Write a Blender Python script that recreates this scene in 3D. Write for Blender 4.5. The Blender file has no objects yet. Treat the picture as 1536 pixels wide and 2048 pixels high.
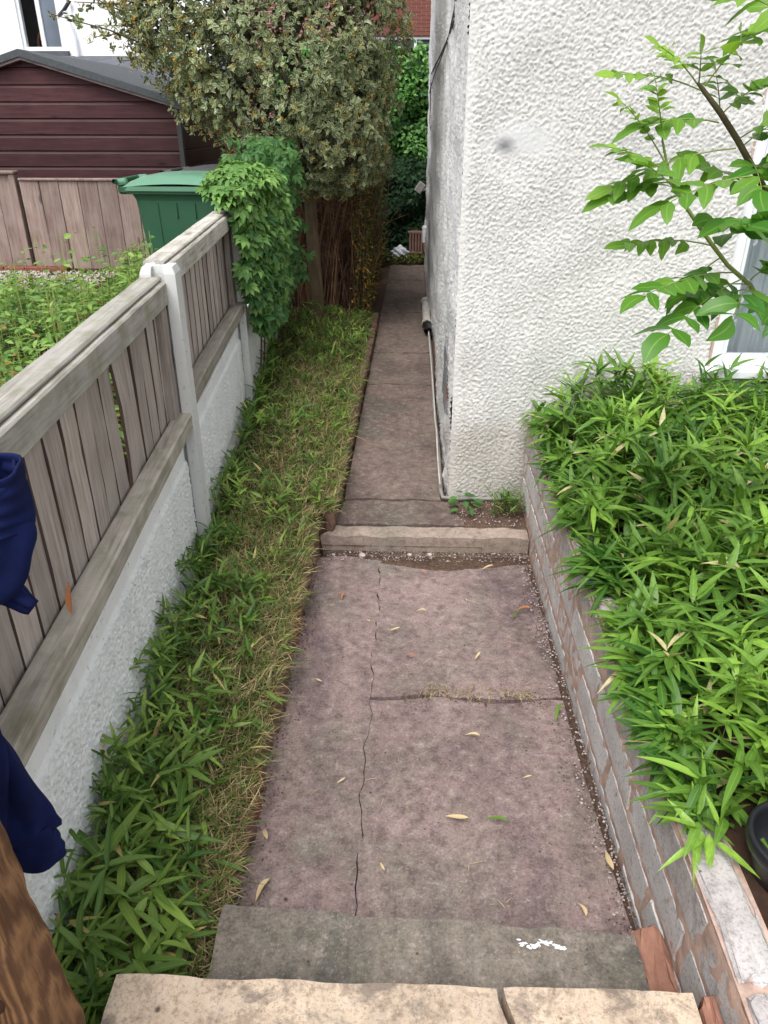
import bpy, bmesh, math, random
import numpy as np
from mathutils import Vector, Matrix

rng = np.random.default_rng(7)
random.seed(7)
S = bpy.context.scene
C = S.collection
R = math.radians

# ------------------------------------------------------------------ camera
cd = bpy.data.cameras.new('camera')
cam = bpy.data.objects.new('camera', cd); C.objects.link(cam)
cd.sensor_fit = 'VERTICAL'; cd.sensor_height = 36.0; cd.lens = 36.0 * 1500 / 2048
cd.clip_start = 0.02; cd.clip_end = 400
cam.location = (0, 0, 2.15)
cam.rotation_euler = (R(90 - 27.9), 0, R(1.96))
S.camera = cam

# ------------------------------------------------------------------ light
SUN_EL, SUN_AZ = 60, 202          # azimuth clockwise from +Y: behind the camera, a little to the left
w = bpy.data.worlds.new('World'); S.world = w; w.use_nodes = True
nt = w.node_tree; nt.nodes.clear()
sky = nt.nodes.new('ShaderNodeTexSky'); sky.sky_type = 'NISHITA'; sky.sun_disc = False
sky.sun_elevation = R(SUN_EL); sky.sun_rotation = R(SUN_AZ)
sky.air_density = 1.0; sky.dust_density = 4.0; sky.ozone_density = 1.0
hs = nt.nodes.new('ShaderNodeHueSaturation'); hs.inputs['Saturation'].default_value = 0.22
bg = nt.nodes.new('ShaderNodeBackground'); bg.inputs['Strength'].default_value = 0.15
wo = nt.nodes.new('ShaderNodeOutputWorld')
nt.links.new(sky.outputs[0], hs.inputs['Color']); nt.links.new(hs.outputs[0], bg.inputs['Color']); nt.links.new(bg.outputs[0], wo.inputs['Surface'])
sd = bpy.data.lights.new('sun', 'SUN'); sd.energy = 1.1; sd.angle = R(35); sd.color = (1, .97, .92)
sun = bpy.data.objects.new('sun', sd); C.objects.link(sun)
d = Vector((math.sin(R(SUN_AZ)) * math.cos(R(SUN_EL)), math.cos(R(SUN_AZ)) * math.cos(R(SUN_EL)), math.sin(R(SUN_EL))))
sun.rotation_euler = d.to_track_quat('Z', 'Y').to_euler(); sun.location = (0, -2, 8)
S.view_settings.view_transform = 'Standard'; S.view_settings.look = 'None'
S.view_settings.exposure = 0.80; S.view_settings.gamma = 1; S.view_settings.use_curve_mapping = False

# ------------------------------------------------------------------ helpers
def lin(*c):
    return tuple(((v / 255 + .055) / 1.055) ** 2.4 if v > 10 else v / 255 / 12.92 for v in c)

def tag(o, label=None, cat=None, group=None, kind=None):
    if label: o['label'] = label
    if cat: o['category'] = cat
    if group: o['group'] = group
    if kind: o['kind'] = kind
    return o

def link(name, data, parent=None, loc=None, rot=None, mat=None):
    o = bpy.data.objects.new(name, data); C.objects.link(o)
    if parent: o.parent = parent
    if loc is not None: o.location = loc
    if rot is not None: o.rotation_euler = rot
    if mat is not None and data is not None and not data.materials: data.materials.append(mat)
    return o

def empty(name, loc=(0, 0, 0), rz=0):
    o = bpy.data.objects.new(name, None); C.objects.link(o); o.location = loc; o.rotation_euler = (0, 0, rz)
    o.empty_display_size = .1
    return o

def mesh_np(name, V, F, smooth=False, attrs=None):
    """V (n,3), F (m,k) numpy arrays; attrs: name -> float per vertex"""
    V = np.asarray(V, dtype=np.float32); F = np.asarray(F, dtype=np.int32)
    me = bpy.data.meshes.new(name)
    k = F.shape[1]
    me.vertices.add(len(V)); me.vertices.foreach_set('co', V.ravel())
    me.loops.add(F.size); me.loops.foreach_set('vertex_index', F.ravel())
    me.polygons.add(len(F)); me.polygons.foreach_set('loop_start', np.arange(0, F.size, k, dtype=np.int32))
    me.polygons.foreach_set('use_smooth', np.full(len(F), bool(smooth)))
    me.update(calc_edges=True)
    if attrs:
        for an, a in attrs.items():
            at = me.attributes.new(an, 'FLOAT', 'POINT'); at.data.foreach_set('value', np.asarray(a, dtype=np.float32))
    me.validate()
    return me

def bm_mesh(name, bm, smooth=False):
    me = bpy.data.meshes.new(name); bm.normal_update(); bm.to_mesh(me); bm.free()
    if smooth:
        for p in me.polygons: p.use_smooth = True
    return me

def box_bm(sx, sy, sz, bevel=0.0, segs=1, base=False, jit=0.0, cuts=0):
    bm = bmesh.new(); bmesh.ops.create_cube(bm, size=1)
    bmesh.ops.scale(bm, vec=(sx, sy, sz), verts=bm.verts)
    if base: bmesh.ops.translate(bm, vec=(0, 0, sz / 2), verts=bm.verts)
    if cuts: bmesh.ops.subdivide_edges(bm, edges=bm.edges, cuts=cuts, use_grid_fill=True)
    if bevel: bmesh.ops.bevel(bm, geom=[e for e in bm.edges if len(e.link_faces) == 2 and e.calc_face_angle() > .5], offset=bevel, segments=segs, affect='EDGES', profile=.6)
    if jit:
        for v in bm.verts: v.co += Vector((random.gauss(0, jit), random.gauss(0, jit), random.gauss(0, jit)))
    return bm

def box(name, x0, x1, y0, y1, z0, z1, mat, parent=None, bevel=0.0, jit=0.0, cuts=0):
    me = bm_mesh(name, box_bm(x1 - x0, y1 - y0, z1 - z0, bevel, 1, False, jit, cuts))
    pl = parent.location if parent is not None else Vector((0, 0, 0))
    return link(name, me, parent, ((x0 + x1) / 2 - pl[0], (y0 + y1) / 2 - pl[1], (z0 + z1) / 2 - pl[2]), None, mat)

def prism(name, poly, z0, z1, mat, parent=None):
    """poly: list of (x, y) counter-clockwise"""
    bm = bmesh.new()
    b = [bm.verts.new((x, y, z0)) for x, y in poly]; t = [bm.verts.new((x, y, z1)) for x, y in poly]
    n = len(poly)
    bm.faces.new(t); bm.faces.new(b[::-1])
    for i in range(n): bm.faces.new((b[i], b[(i + 1) % n], t[(i + 1) % n], t[i]))
    return link(name, bm_mesh(name, bm), parent, None, None, mat)

def tube_arr(P, rad, seg=6, cap=True):
    P = np.asarray(P, float); n = len(P)
    rad = np.broadcast_to(np.asarray(rad, float), (n,))
    T = np.gradient(P, axis=0); T /= np.linalg.norm(T, axis=1)[:, None] + 1e-9
    ref = np.array([0, 0, 1.]) if abs(T[0][2]) < .9 else np.array([1., 0, 0])
    A = np.cross(T, ref); A /= np.linalg.norm(A, axis=1)[:, None] + 1e-9
    B = np.cross(T, A)
    th = np.linspace(0, 2 * math.pi, seg, endpoint=False)
    V = P[:, None, :] + rad[:, None, None] * (np.cos(th)[None, :, None] * A[:, None, :] + np.sin(th)[None, :, None] * B[:, None, :])
    F = []
    for i in range(n - 1):
        for j in range(seg):
            a = i * seg + j; b = i * seg + (j + 1) % seg
            F.append((a, b, b + seg, a + seg))
    return V.reshape(-1, 3), np.array(F)

def merge(parts):
    V, F, o = [], [], 0
    for v, f in parts:
        V.append(v); F.append(f + o); o += len(v)
    return np.concatenate(V), np.concatenate(F)

def tube(name, P, rad, mat, parent=None, seg=8, smooth=True):
    V, F = tube_arr(P, rad, seg)
    if parent is not None: V = V - np.array(parent.location)
    return link(name, mesh_np(name, V, F, smooth), parent, None, None, mat)

def fftnoise(nx, ny, dx, dy, wl, seed, spread=.45):
    r = np.random.default_rng(seed)
    wn = r.standard_normal((nx, ny))
    kx = np.fft.fftfreq(nx, dx)[:, None]; ky = np.fft.fftfreq(ny, dy)[None, :]
    k = np.hypot(kx, ky); k0 = 1 / wl
    H = np.exp(-((k - k0) / (k0 * spread)) ** 2)
    o = np.fft.ifft2(np.fft.fft2(wn) * H).real
    return o / (o.std() + 1e-9)

def grid_faces(nx, ny):
    i = np.arange(nx - 1)[:, None] * ny + np.arange(ny - 1)[None, :]
    return np.stack([i, i + ny, i + ny + 1, i + 1], -1).reshape(-1, 4)

# ------------------------------------------------------------------ node materials
class NM:
    def __init__(s, name, rough=.8, spec=.3):
        s.m = bpy.data.materials.new(name); s.m.use_nodes = True
        s.t = s.m.node_tree; s.t.nodes.clear()
        s.o = s.t.nodes.new('ShaderNodeOutputMaterial'); s.b = s.t.nodes.new('ShaderNodeBsdfPrincipled')
        s.t.links.new(s.b.outputs[0], s.o.inputs['Surface'])
        s.b.inputs['Roughness'].default_value = rough; s.b.inputs['Specular IOR Level'].default_value = spec
    def n(s, ty, ins=None, **pr):
        nd = s.t.nodes.new('ShaderNode' + ty)
        for k, v in pr.items(): setattr(nd, k, v)
        for k, v in (ins or {}).items(): s.set(nd.inputs[k], v)
        return nd
    def set(s, sock, v):
        if isinstance(v, bpy.types.NodeSocket): s.t.links.new(v, sock)
        elif isinstance(v, tuple) and len(v) == 3 and sock.type == 'RGBA': sock.default_value = (*v, 1)
        else: sock.default_value = v
    def co(s, kind='Object', scale=(1, 1, 1), loc=(0, 0, 0), rand=0):
        c = s.n('TexCoord').outputs[kind]
        mp = s.n('Mapping', {'Vector': c, 'Scale': scale, 'Location': loc})
        if rand:
            r = s.n('ObjectInfo').outputs['Random']
            k = s.n('Math', {0: r, 1: rand}, operation='MULTIPLY').outputs[0]
            s.t.links.new(s.n('CombineXYZ', {0: k, 1: k, 2: k}).outputs[0], mp.inputs['Location'])
        return mp.outputs[0]
    def noise(s, v, scale, detail=4, rough=.55, dist=0):
        return s.n('TexNoise', {'Vector': v, 'Scale': scale, 'Detail': detail, 'Roughness': rough, 'Distortion': dist}).outputs['Fac']
    def ramp(s, f, stops):
        nd = s.n('ValToRGB', {'Fac': f}); e = nd.color_ramp.elements
        while len(e) < len(stops): e.new(.5)
        for el, (p, c) in zip(e, stops):
            el.position = p; el.color = (c, c, c, 1) if isinstance(c, (int, float)) else (*c, 1)
        return nd.outputs['Color']
    def mix(s, f, a, b, mode='MIX'):
        nd = s.n('Mix', data_type='RGBA', blend_type=mode)
        s.set(nd.inputs[0], f); s.set(nd.inputs[6], a); s.set(nd.inputs[7], b)
        return nd.outputs[2]
    def bump(s, h, strength=.5, dist=.01, prev=None):
        nd = s.n('Bump', {'Height': h, 'Strength': strength, 'Distance': dist})
        if prev is not None: s.t.links.new(prev, nd.inputs['Normal'])
        return nd.outputs[0]
    def done(s, color=None, normal=None, rough=None):
        if color is not None: s.set(s.b.inputs['Base Color'], color)
        if normal is not None: s.set(s.b.inputs['Normal'], normal)
        if rough is not None: s.set(s.b.inputs['Roughness'], rough)
        return s.m

def wood(name, c_dark, c_mid, c_light, axis, grain=55, algae=None, knots=True, bump=.4, rough=.85):
    m = NM(name, rough, .2)
    sc = [1, 1, 1]; sc['XYZ'.index(axis)] = .06
    v = m.co('Object', tuple(sc), rand=37)
    warp = m.noise(v, 6, 3)
    g = m.noise(v, grain, 6, .65, .6)
    col = m.ramp(g, [(.25, c_dark), (.5, c_mid), (.75, c_light)])
    v2 = m.co('Object', rand=11)
    big = m.noise(v2, 5, 4)
    col = m.mix(m.ramp(big, [(.35, 0.), (.7, .55)]), col, c_light)
    vs = [1, 1, 1]; vs['XYZ'.index(axis)] = .35
    if knots:
        vo = m.n('TexVoronoi', {'Vector': m.co('Object', tuple(vs), rand=23), 'Scale': 7.0}).outputs['Distance']
        col = m.mix(m.ramp(vo, [(.0, .8), (.09, .5), (.14, 0.)]), col, tuple(x * .35 for x in c_dark))
    r = m.n('ObjectInfo').outputs['Random']
    col = m.mix(1.0, col, m.ramp(r, [(0, .72), (1, 1.12)]), 'MULTIPLY')
    if algae: col = m.mix(m.ramp(m.noise(v2, 9, 5), [(.48, 0.), (.72, .55)]), col, algae)
    return m.done(col, m.bump(g, bump, .003))

def roughcast(name, base, dirt, fine=120, amt=.4, bump=.6, dist=.004, smudge=False):
    m = NM(name, .9, .25)
    v = m.co('Object')
    sp = m.noise(v, fine, 3, .6)
    big = m.noise(v, 1.3, 6, .6)
    streak = m.noise(m.co('Object', (6, 6, .5)), 1.2, 5, .6)
    col = m.mix(m.ramp(big, [(.42, 0.), (.75, amt)]), base, dirt)
    col = m.mix(m.ramp(streak, [(.5, 0.), (.8, amt * .8)]), col, dirt)
    col = m.mix(m.ramp(m.noise(v, 38, 4, .7), [(.60, 0.), (.70, .65)]), col, tuple(x * .5 for x in dirt))
    sz = m.n('SeparateXYZ', {0: v}).outputs[2]
    spl = m.n('Math', {0: sz, 1: m.n('Math', {0: m.noise(v, 5, 6, .7), 1: .9}, operation='MULTIPLY').outputs[0]}, operation='SUBTRACT').outputs[0]
    if smudge: col = m.mix(m.ramp(spl, [(.0, .35), (.22, 0.)]), col, lin(150, 140, 122))
    if smudge:      # pale patch with a dark mark, standing in for a blur (position in the wall's own space)
        d1 = m.n('VectorMath', {0: m.co('Object', (5.2, 0, 11), (-.28 * 5.2, 0, -2.04 * 11))}, operation='LENGTH').outputs['Value']
        col = m.mix(m.ramp(d1, [(.55, .85), (1.0, 0.)]), col, (.62, .625, .63))
        d2 = m.n('VectorMath', {0: m.co('Object', (15, 0, 21), (-.197 * 15, 0, -2.02 * 21))}, operation='LENGTH').outputs['Value']
        col = m.mix(m.ramp(d2, [(.15, .9), (1.0, 0.)]), col, (.20, .205, .215))
    nrm = m.bump(sp, bump, dist)
    if smudge:
        vo = m.n('TexVoronoi', {'Vector': v, 'Scale': 62.0}, feature='SMOOTH_F1').outputs['Distance']
        nrm = m.bump(m.n('Math', {0: 1., 1: vo}, operation='SUBTRACT').outputs[0], .35, .006, nrm)
    return m.done(col, nrm)

def plain(name, c, rough=.6, spec=.4, var=.12, scale=12, bump=0., bscale=200, metal=0):
    m = NM(name, rough, spec); v = m.co('Object')
    col = m.mix(m.ramp(m.noise(v, scale, 5, .6), [(.35, 0.), (.7, 1.)]), tuple(x * (1 - var) for x in c), tuple(min(1, x * (1 + var)) for x in c))
    m.b.inputs['Metallic'].default_value = metal
    return m.done(col, m.bump(m.noise(v, bscale, 3), bump, .002) if bump else None)

def leafmat(name, deep, fresh, margin=None, dry=None, rough=.45, transl=.22, mlo=.45, mhi=.6, spec=.35):
    """colour from the per-leaf attribute 'rnd' (0 deep .. 1 fresh) and, for variegated leaves, the rim attribute 'edge'"""
    m = NM(name, rough, spec)
    r = m.n('Attribute', attribute_name='rnd').outputs['Fac']
    e = m.n('Attribute', attribute_name='edge').outputs['Fac']
    stops = [(0, deep), (.62, tuple((a + b) / 2 for a, b in zip(deep, fresh))), (.92, fresh)]
    if dry: stops += [(.955, fresh), (.96, dry)]
    col = m.ramp(r, stops)
    col = m.mix(m.ramp(m.noise(m.co('Object'), 70, 2), [(.3, .0), (.7, .35)]), col, tuple(x * .6 for x in deep))
    if margin: col = m.mix(m.ramp(e, [(mlo, 0.), (mhi, 1.)]), col, margin)
    else: col = m.mix(m.ramp(e, [(0., .22), (.12, 0.)]), col, tuple(min(1, x * 1.7 + .02) for x in fresh))
    m.set(m.b.inputs['Base Color'], col)
    tr = m.n('BsdfTranslucent', {'Color': m.mix(1., col, (1.0, 1.0, .55), 'MULTIPLY')})
    mx = m.n('MixShader', {0: transl, 1: m.b.outputs[0], 2: tr.outputs[0]})
    m.t.links.new(mx.outputs[0], m.o.inputs['Surface'])
    return m.m

M = {}
M['roughcast'] = roughcast('white_roughcast_render', (.68, .67, .65), (.42, .45, .44), 260, .30, .35, .0015, True)
M['roughside'] = roughcast('white_roughcast_side', (.82, .81, .80), (.58, .57, .56), 110, .35, .7, .005)
M['pebble'] = roughcast('white_gravel_board', (.86, .88, .88), (.50, .53, .50), 210, .35, .5, .003)
M['post'] = roughcast('post_concrete', (.62, .63, .62), (.42, .43, .41), 260, .6, .4, .0015)
M['wood'] = wood('weathered_fence_wood', lin(116, 104, 98), lin(166, 154, 146), lin(200, 190, 182), 'Z', 60)
M['woodback'] = wood('gap_shade_wood', lin(72, 58, 54), lin(96, 80, 74), lin(118, 102, 96), 'Z', 60)  # dark brown that puts shade into the gaps between fence boards
M['woodrail'] = wood('weathered_rail_wood', lin(116, 112, 104), lin(170, 166, 158), lin(206, 202, 195), 'Y', 60, lin(118, 120, 84))
M['woodmid'] = wood('weathered_mid_rail_wood', lin(100, 94, 86), lin(152, 146, 136), lin(186, 180, 170), 'Y', 60, lin(105, 108, 62))
M['rearwood'] = wood('brown_rear_fence_wood', lin(98, 80, 76), lin(142, 122, 114), lin(172, 156, 148), 'Z', 45)
M['shed'] = wood('dark_red_shed_wood', lin(54, 32, 35), lin(72, 45, 48), lin(92, 60, 62), 'X', 50, knots=True, bump=.2, rough=.55)
M['bargewood'] = wood('barge_wood', lin(80, 68, 68), lin(130, 116, 116), lin(160, 148, 146), 'X', 50)
m = NM('brown_gate_post_wood', .8, .25); v = m.co('Object', (1, 1, .035))
wv = m.n('TexWave', {'Vector': v, 'Scale': 28.0, 'Distortion': 5.0, 'Detail': 5.0, 'Detail Scale': 1.6, 'Detail Roughness': .7}, wave_type='BANDS', bands_direction='X').outputs['Fac']
fi = m.noise(m.co('Object', (1, 1, .04)), 160, 5, .7)
col = m.ramp(m.mix(.4, wv, fi), [(.2, lin(96, 68, 48)), (.5, lin(124, 90, 64)), (.8, lin(152, 114, 80))])
col = m.mix(m.ramp(m.noise(m.co('Object'), 7, 5, .7), [(.45, 0.), (.7, .7)]), col, lin(88, 66, 52))
M['postwood'] = m.done(col, m.bump(m.mix(.5, wv, fi), .9, .004))

def path_mat(name, tint, grey, dark, speck=1., lichen=None, moss=.5):
    m = NM(name, .92, .2); v = m.co('Object')
    a = m.noise(v, 1.5, 7, .65, .5)
    col = m.ramp(a, [(.34, grey), (.48, tint), (.66, tuple(x * 1.25 for x in tint))])
    st = m.noise(m.co('Object', (1.0, .5, 1), (3, 1, 0)), 2.2, 7, .7, 1.0)
    col = m.mix(m.ramp(st, [(.46, 0.), (.66, .85)]), col, dark)
    al = m.noise(v, 3.2, 7, .72, .3)
    col = m.mix(m.ramp(al, [(.50, 0.), (.70, moss)]), col, lin(116, 114, 98))
    mid = m.noise(v, 22, 6, .75)
    col = m.mix(m.ramp(mid, [(.38, .55 * speck), (.5, 0.)]), col, tuple(x * .5 for x in dark))
    col = m.mix(m.ramp(mid, [(.54, 0.), (.72, .5 * speck)]), col, lin(196, 184, 176))
    sp = m.noise(v, 120, 4, .8)
    col = m.mix(m.ramp(sp, [(.38, .5 * speck), (.48, 0.)]), col, tuple(x * .4 for x in dark))
    col = m.mix(m.ramp(sp, [(.58, 0.), (.72, .55 * speck)]), col, lin(212, 202, 194))
    if lichen: col = m.mix(m.ramp(m.noise(v, 6.5, 8, .75, .6), [(.52, 0.), (.62, .75)]), col, lichen)
    vo = m.n('TexVoronoi', {'Vector': v, 'Scale': 17.0, 'Randomness': 1.0}).outputs['Distance']
    col = m.mix(m.ramp(m.n('Math', {0: vo, 1: m.noise(v, 7, 2)}, operation='MULTIPLY').outputs[0], [(.015, .85), (.04, 0.)]), col, lin(58, 48, 45))
    h = m.mix(.5, sp, m.noise(v, 30, 5, .7))
    return m.done(col, m.bump(h, .5, .004))
M['path'] = path_mat('pinkish_concrete', lin(142, 123, 120), lin(126, 119, 111), lin(104, 89, 91), .9)
M['pathfar'] = path_mat('shaded_brown_concrete', lin(116, 101, 94), lin(100, 95, 88), lin(88, 75, 72), .7)  # brown concrete, darkened further for the shade of the narrow passage
M['treadgrey'] = path_mat('grey_tread_concrete', lin(126, 117, 108), lin(104, 104, 96), lin(88, 86, 82), .8)
M['stepedge'] = path_mat('tan_step_concrete', lin(164, 148, 137), lin(148, 137, 126), lin(128, 113, 105), .8)
M['sand'] = path_mat('sandstone_tread', lin(196, 177, 156), lin(180, 160, 142), lin(158, 138, 122), 1.0, lin(108, 98, 92), .25)
m = NM('grey_concrete_block', .92, .2); v = m.co('Object', rand=9)
col = m.mix(m.ramp(m.noise(v, 6, 6, .65), [(.35, 0.), (.7, 1.)]), lin(186, 183, 182), lin(216, 214, 213))
col = m.mix(m.ramp(m.noise(m.co('Object', (1, .35, 1), (5, 2, 1)), 5, 6, .65, .6), [(.54, 0.), (.68, .7)]), col, lin(184, 156, 143))
col = m.mix(m.ramp(m.noise(v, 90, 4, .8), [(.36, .6), (.46, 0.)]), col, lin(92, 84, 80))
M['block'] = m.done(col, m.bump(m.noise(v, 160, 4, .7), .5, .003))
M['blockrough'] = path_mat('speckled_block', lin(198, 196, 196), lin(184, 182, 182), lin(170, 160, 158))
M['mortar'] = plain('pink_brown_mortar', lin(186, 160, 147), .95, .2, .25, 20, .9, 150)
M['terracotta'] = plain('terracotta_brick', lin(150, 110, 94), .9, .2, .22, 16, .7, 160)
M['redbrick'] = plain('red_brick', lin(128, 80, 70), .9, .2, .25, 3, .3, 120)
M['edging'] = plain('edging_stone', lin(112, 88, 78), .95, .2, .4, 9, .9, 90)
M['soil'] = plain('dark_soil', lin(62, 46, 38), .95, .15, .4, 14, 1., 70)
M['dirt'] = plain('dirt_debris', lin(98, 80, 70), .95, .15, .45, 60, .5, 90)
M['gravelmat'] = plain('gravel_stone', lin(184, 172, 168), .9, .2, .35, 30)
M['litter'] = plain('dry_leaf', lin(206, 184, 142), .8, .2, .2, 30)
M['litterbrown'] = plain('brown_dry_leaf', lin(176, 116, 76), .8, .2, .3, 30)
M['deadstem'] = plain('dull_brown_stem', lin(74, 64, 50), .8, .2, .3, 8)
M['straw'] = leafmat('straw', lin(128, 108, 74), lin(206, 190, 144), None, None, .7, .1)
M['grass'] = leafmat('thin_grass', lin(64, 90, 40), lin(136, 158, 76), None, lin(190, 176, 116), .55, .2)
M['bamboo'] = leafmat('bamboo_leaf', lin(58, 104, 38), lin(154, 196, 78), None, lin(220, 206, 156), .38, .3)
M['bedleaf'] = leafmat('bed_bamboo_leaf', lin(62, 100, 40), lin(146, 174, 78), None, lin(196, 180, 118), .42, .22)
M['creeper'] = leafmat('creeper_leaf', lin(58, 104, 54), lin(136, 178, 92), None, None, .5, .25)
M['holly'] = leafmat('holly_leaf', lin(82, 103, 72), lin(154, 170, 116), lin(228, 227, 184), None, .4, .18, .72, .93, .35)
M['hollyin'] = leafmat('holly_inner_leaf', lin(58, 68, 50), lin(104, 112, 76), lin(160, 156, 116), None, .4, .1, .7, .9)  # darker copy of the holly leaf, painting a shaded crown interior
M['berry'] = plain('yellow_berry', lin(222, 172, 66), .35, .5, .15, 30)
M['hedge'] = leafmat('hedge_leaf', lin(60, 118, 62), lin(148, 200, 100), None, None, .4, .3)
M['ivy'] = leafmat('ivy_leaf', lin(28, 50, 34), lin(56, 84, 52), None, None, .65, .12, .45, .6, .12)  # dark ivy green, deepened to carry its heavy shade
M['privet'] = leafmat('privet_leaf', lin(62, 78, 36), lin(124, 130, 56), None, lin(190, 150, 66), .45, .2)
M['nettle'] = leafmat('nettle_leaf', lin(70, 116, 50), lin(150, 186, 92), None, lin(170, 122, 74), .5, .3)
M['sapling'] = leafmat('sapling_leaflet', lin(72, 130, 44), lin(158, 198, 80), None, None, .36, .4)
M['bark'] = wood('grey_brown_bark', lin(66, 56, 44), lin(98, 84, 66), lin(130, 114, 90), 'Z', 30, None, False, .8)
M['twig'] = plain('brown_twig', lin(148, 116, 90), .8, .2, .35, 3)
M['twigdark'] = plain('dark_red_brown_twig', lin(98, 72, 62), .85, .2, .35, 3)
M['stemgreen'] = plain('green_stem', lin(128, 142, 74), .6, .3, .2, 10)
M['stembrown'] = plain('brown_green_stem', lin(86, 78, 52), .6, .3, .3, 10)
M['navy'] = NM('navy_cloth', .9, .15)
_m = M['navy']; _v = _m.co('Object')
M['navy'] = _m.done(_m.mix(_m.ramp(_m.noise(_v, 9, 4), [(.35, 0.), (.7, 1.)]), lin(16, 24, 62), lin(24, 36, 86)), _m.bump(_m.noise(_v, 600, 2), .3, .001))
M['bingreen'] = plain('green_bin_plastic', lin(46, 86, 64), .45, .4, .08, 4, .15, 300)
M['binlid'] = plain('green_bin_lid_plastic', lin(94, 138, 114), .4, .45, .08, 4, .15, 300)
M['bingrey'] = plain('dark_bin_plastic', lin(66, 66, 68), .5, .4, .1, 5)
M['felt'] = plain('grey_roof_felt', lin(84, 88, 92), .95, .2, .15, 25, .8, 220)
M['slate'] = plain('slate_roof', lin(88, 90, 98), .8, .3, .18, 5, .5, 60)
M['upvc'] = plain('white_plastic', (.80, .82, .84), .35, .5, .03, 4)
M['pipe'] = plain('grey_plastic_pipe', lin(140, 136, 132), .5, .4, .18, 8)
M['cablewhite'] = plain('pale_cable', lin(196, 192, 184), .6, .3, .15, 10)
M['cabledark'] = plain('dark_cable', lin(72, 68, 66), .6, .3, .15, 10)
M['patch'] = plain('grey_cement_patch', lin(132, 132, 134), .9, .2, .1, 12, .4, 120)
M['black'] = plain('black_plastic', lin(26, 27, 32), .35, .5, .12, 8)
M['room'] = plain('dim_room', (.06, .055, .05), .9, .1, .2, 3)  # near-black colour paints the darkness of an unlit interior
M['chairwood'] = plain('orange_chair_wood', lin(170, 106, 74), .5, .4, .1, 8)
M['cream'] = plain('off_white_bag', lin(216, 220, 228), .5, .3, .06, 8)
M['slats'] = plain('brown_slat_wood', lin(150, 118, 108), .8, .2, .2, 9)

m = NM('painted_brick', .8, .3); v = m.co('Object')
br = m.n('TexBrick', {'Vector': m.n('Mapping', {'Vector': v, 'Rotation': (R(90), 0, 0)}).outputs[0], 'Scale': 1.0, 'Mortar Size': .008, 'Brick Width': .225, 'Row Height': .075})
M['painted'] = m.done(m.mix(m.ramp(m.noise(v, 2, 5), [(.4, 0.), (.8, .25)]), (.90, .92, .95), (.78, .80, .84)), m.bump(br.outputs['Fac'], -.35, .008))
m = NM('far_brickwork', .9, .2); v = m.co('Object')
br = m.n('TexBrick', {'Vector': m.n('Mapping', {'Vector': v, 'Rotation': (R(90), 0, 0)}).outputs[0], 'Color1': (*lin(132, 82, 72), 1), 'Color2': (*lin(114, 70, 62), 1), 'Mortar': (*lin(176, 160, 148), 1), 'Scale': 1.0, 'Mortar Size': .01, 'Brick Width': .225, 'Row Height': .075})
M['farbrick'] = m.done(br.outputs['Color'], m.bump(br.outputs['Fac'], -.4, .008))
m = NM('window_glass', .05, .5)
m.b.inputs['Transmission Weight'].default_value = 1.0; m.b.inputs['IOR'].default_value = 1.05
M['glass'] = m.done((.82, .86, .88))
m = NM('dark_window_glass', .06, .6)
M['glassdark'] = m.done(m.ramp(m.noise(m.co('Object'), 1.4, 2), [(.3, (.05, .06, .08)), (.7, (.16, .20, .26))]))
m = NM('net_curtain', .9, .1); v = m.co('Object', (1, 1, 1))
vo = m.n('TexVoronoi', {'Vector': v, 'Scale': 9.0, 'Randomness': .35}).outputs['Distance']
M['net'] = m.done(m.ramp(vo, [(.10, lin(190, 192, 192)), (.13, lin(244, 245, 245)), (.20, lin(244, 245, 245)), (.24, lin(176, 180, 182))]))

# ------------------------------------------------------------------ leaf batches
def lance(curve=.25, fold=.18, wob=0.0, n=5, wmax=.42, jit=0.0):
    s = np.linspace(0, 1, n)
    wd = np.sin(np.pi * np.clip(s, .0, 1) ** wmax_pow(wmax)) ** .85 * .5
    wd[0] = .06; wd[-1] = 0.005
    jw = 1 + jit * rng.standard_normal((2, n)); jz = jit * .12 * rng.standard_normal((2, n))
    V, E = [], []
    for i, t in enumerate(s):
        z = -curve * t * t
        sx = wob * math.sin(t * 4)
        V += [(-wd[i] * jw[0, i] + sx, t, z + fold * wd[i] + jz[0, i]), (sx, t, z), (wd[i] * jw[1, i] + sx, t, z + fold * wd[i] + jz[1, i])]; E += [1, 0, 1]
    F = []
    for i in range(n - 1):
        a = i * 3
        F += [(a, a + 1, a + 4, a + 3), (a + 1, a + 2, a + 5, a + 4)]
    return np.array(V), np.array(F), np.array(E, float)

def wmax_pow(p):      # exponent that puts the widest point at fraction p of the length
    return math.log(.5) / math.log(p)

def palmate(nl=5):
    V, F, E, o = [], [], [], 0
    for k in range(nl):
        a = R(-75 + 150 * k / (nl - 1)); L = 1 - .28 * abs(k - (nl - 1) / 2) / ((nl - 1) / 2)
        v, f, e = lance(.35, .25, 0, 4, .6)
        v = v * np.array([.36 * L, .78 * L, .78 * L])
        r = np.array([[math.cos(a), math.sin(a), 0], [-math.sin(a), math.cos(a), 0], [0, 0, 1]])
        V.append(v @ r.T + np.array([0, .15, -.02 * k])); F.append(f + o); E.append(e); o += len(v)
    return np.concatenate(V), np.concatenate(F), np.concatenate(E)

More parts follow.
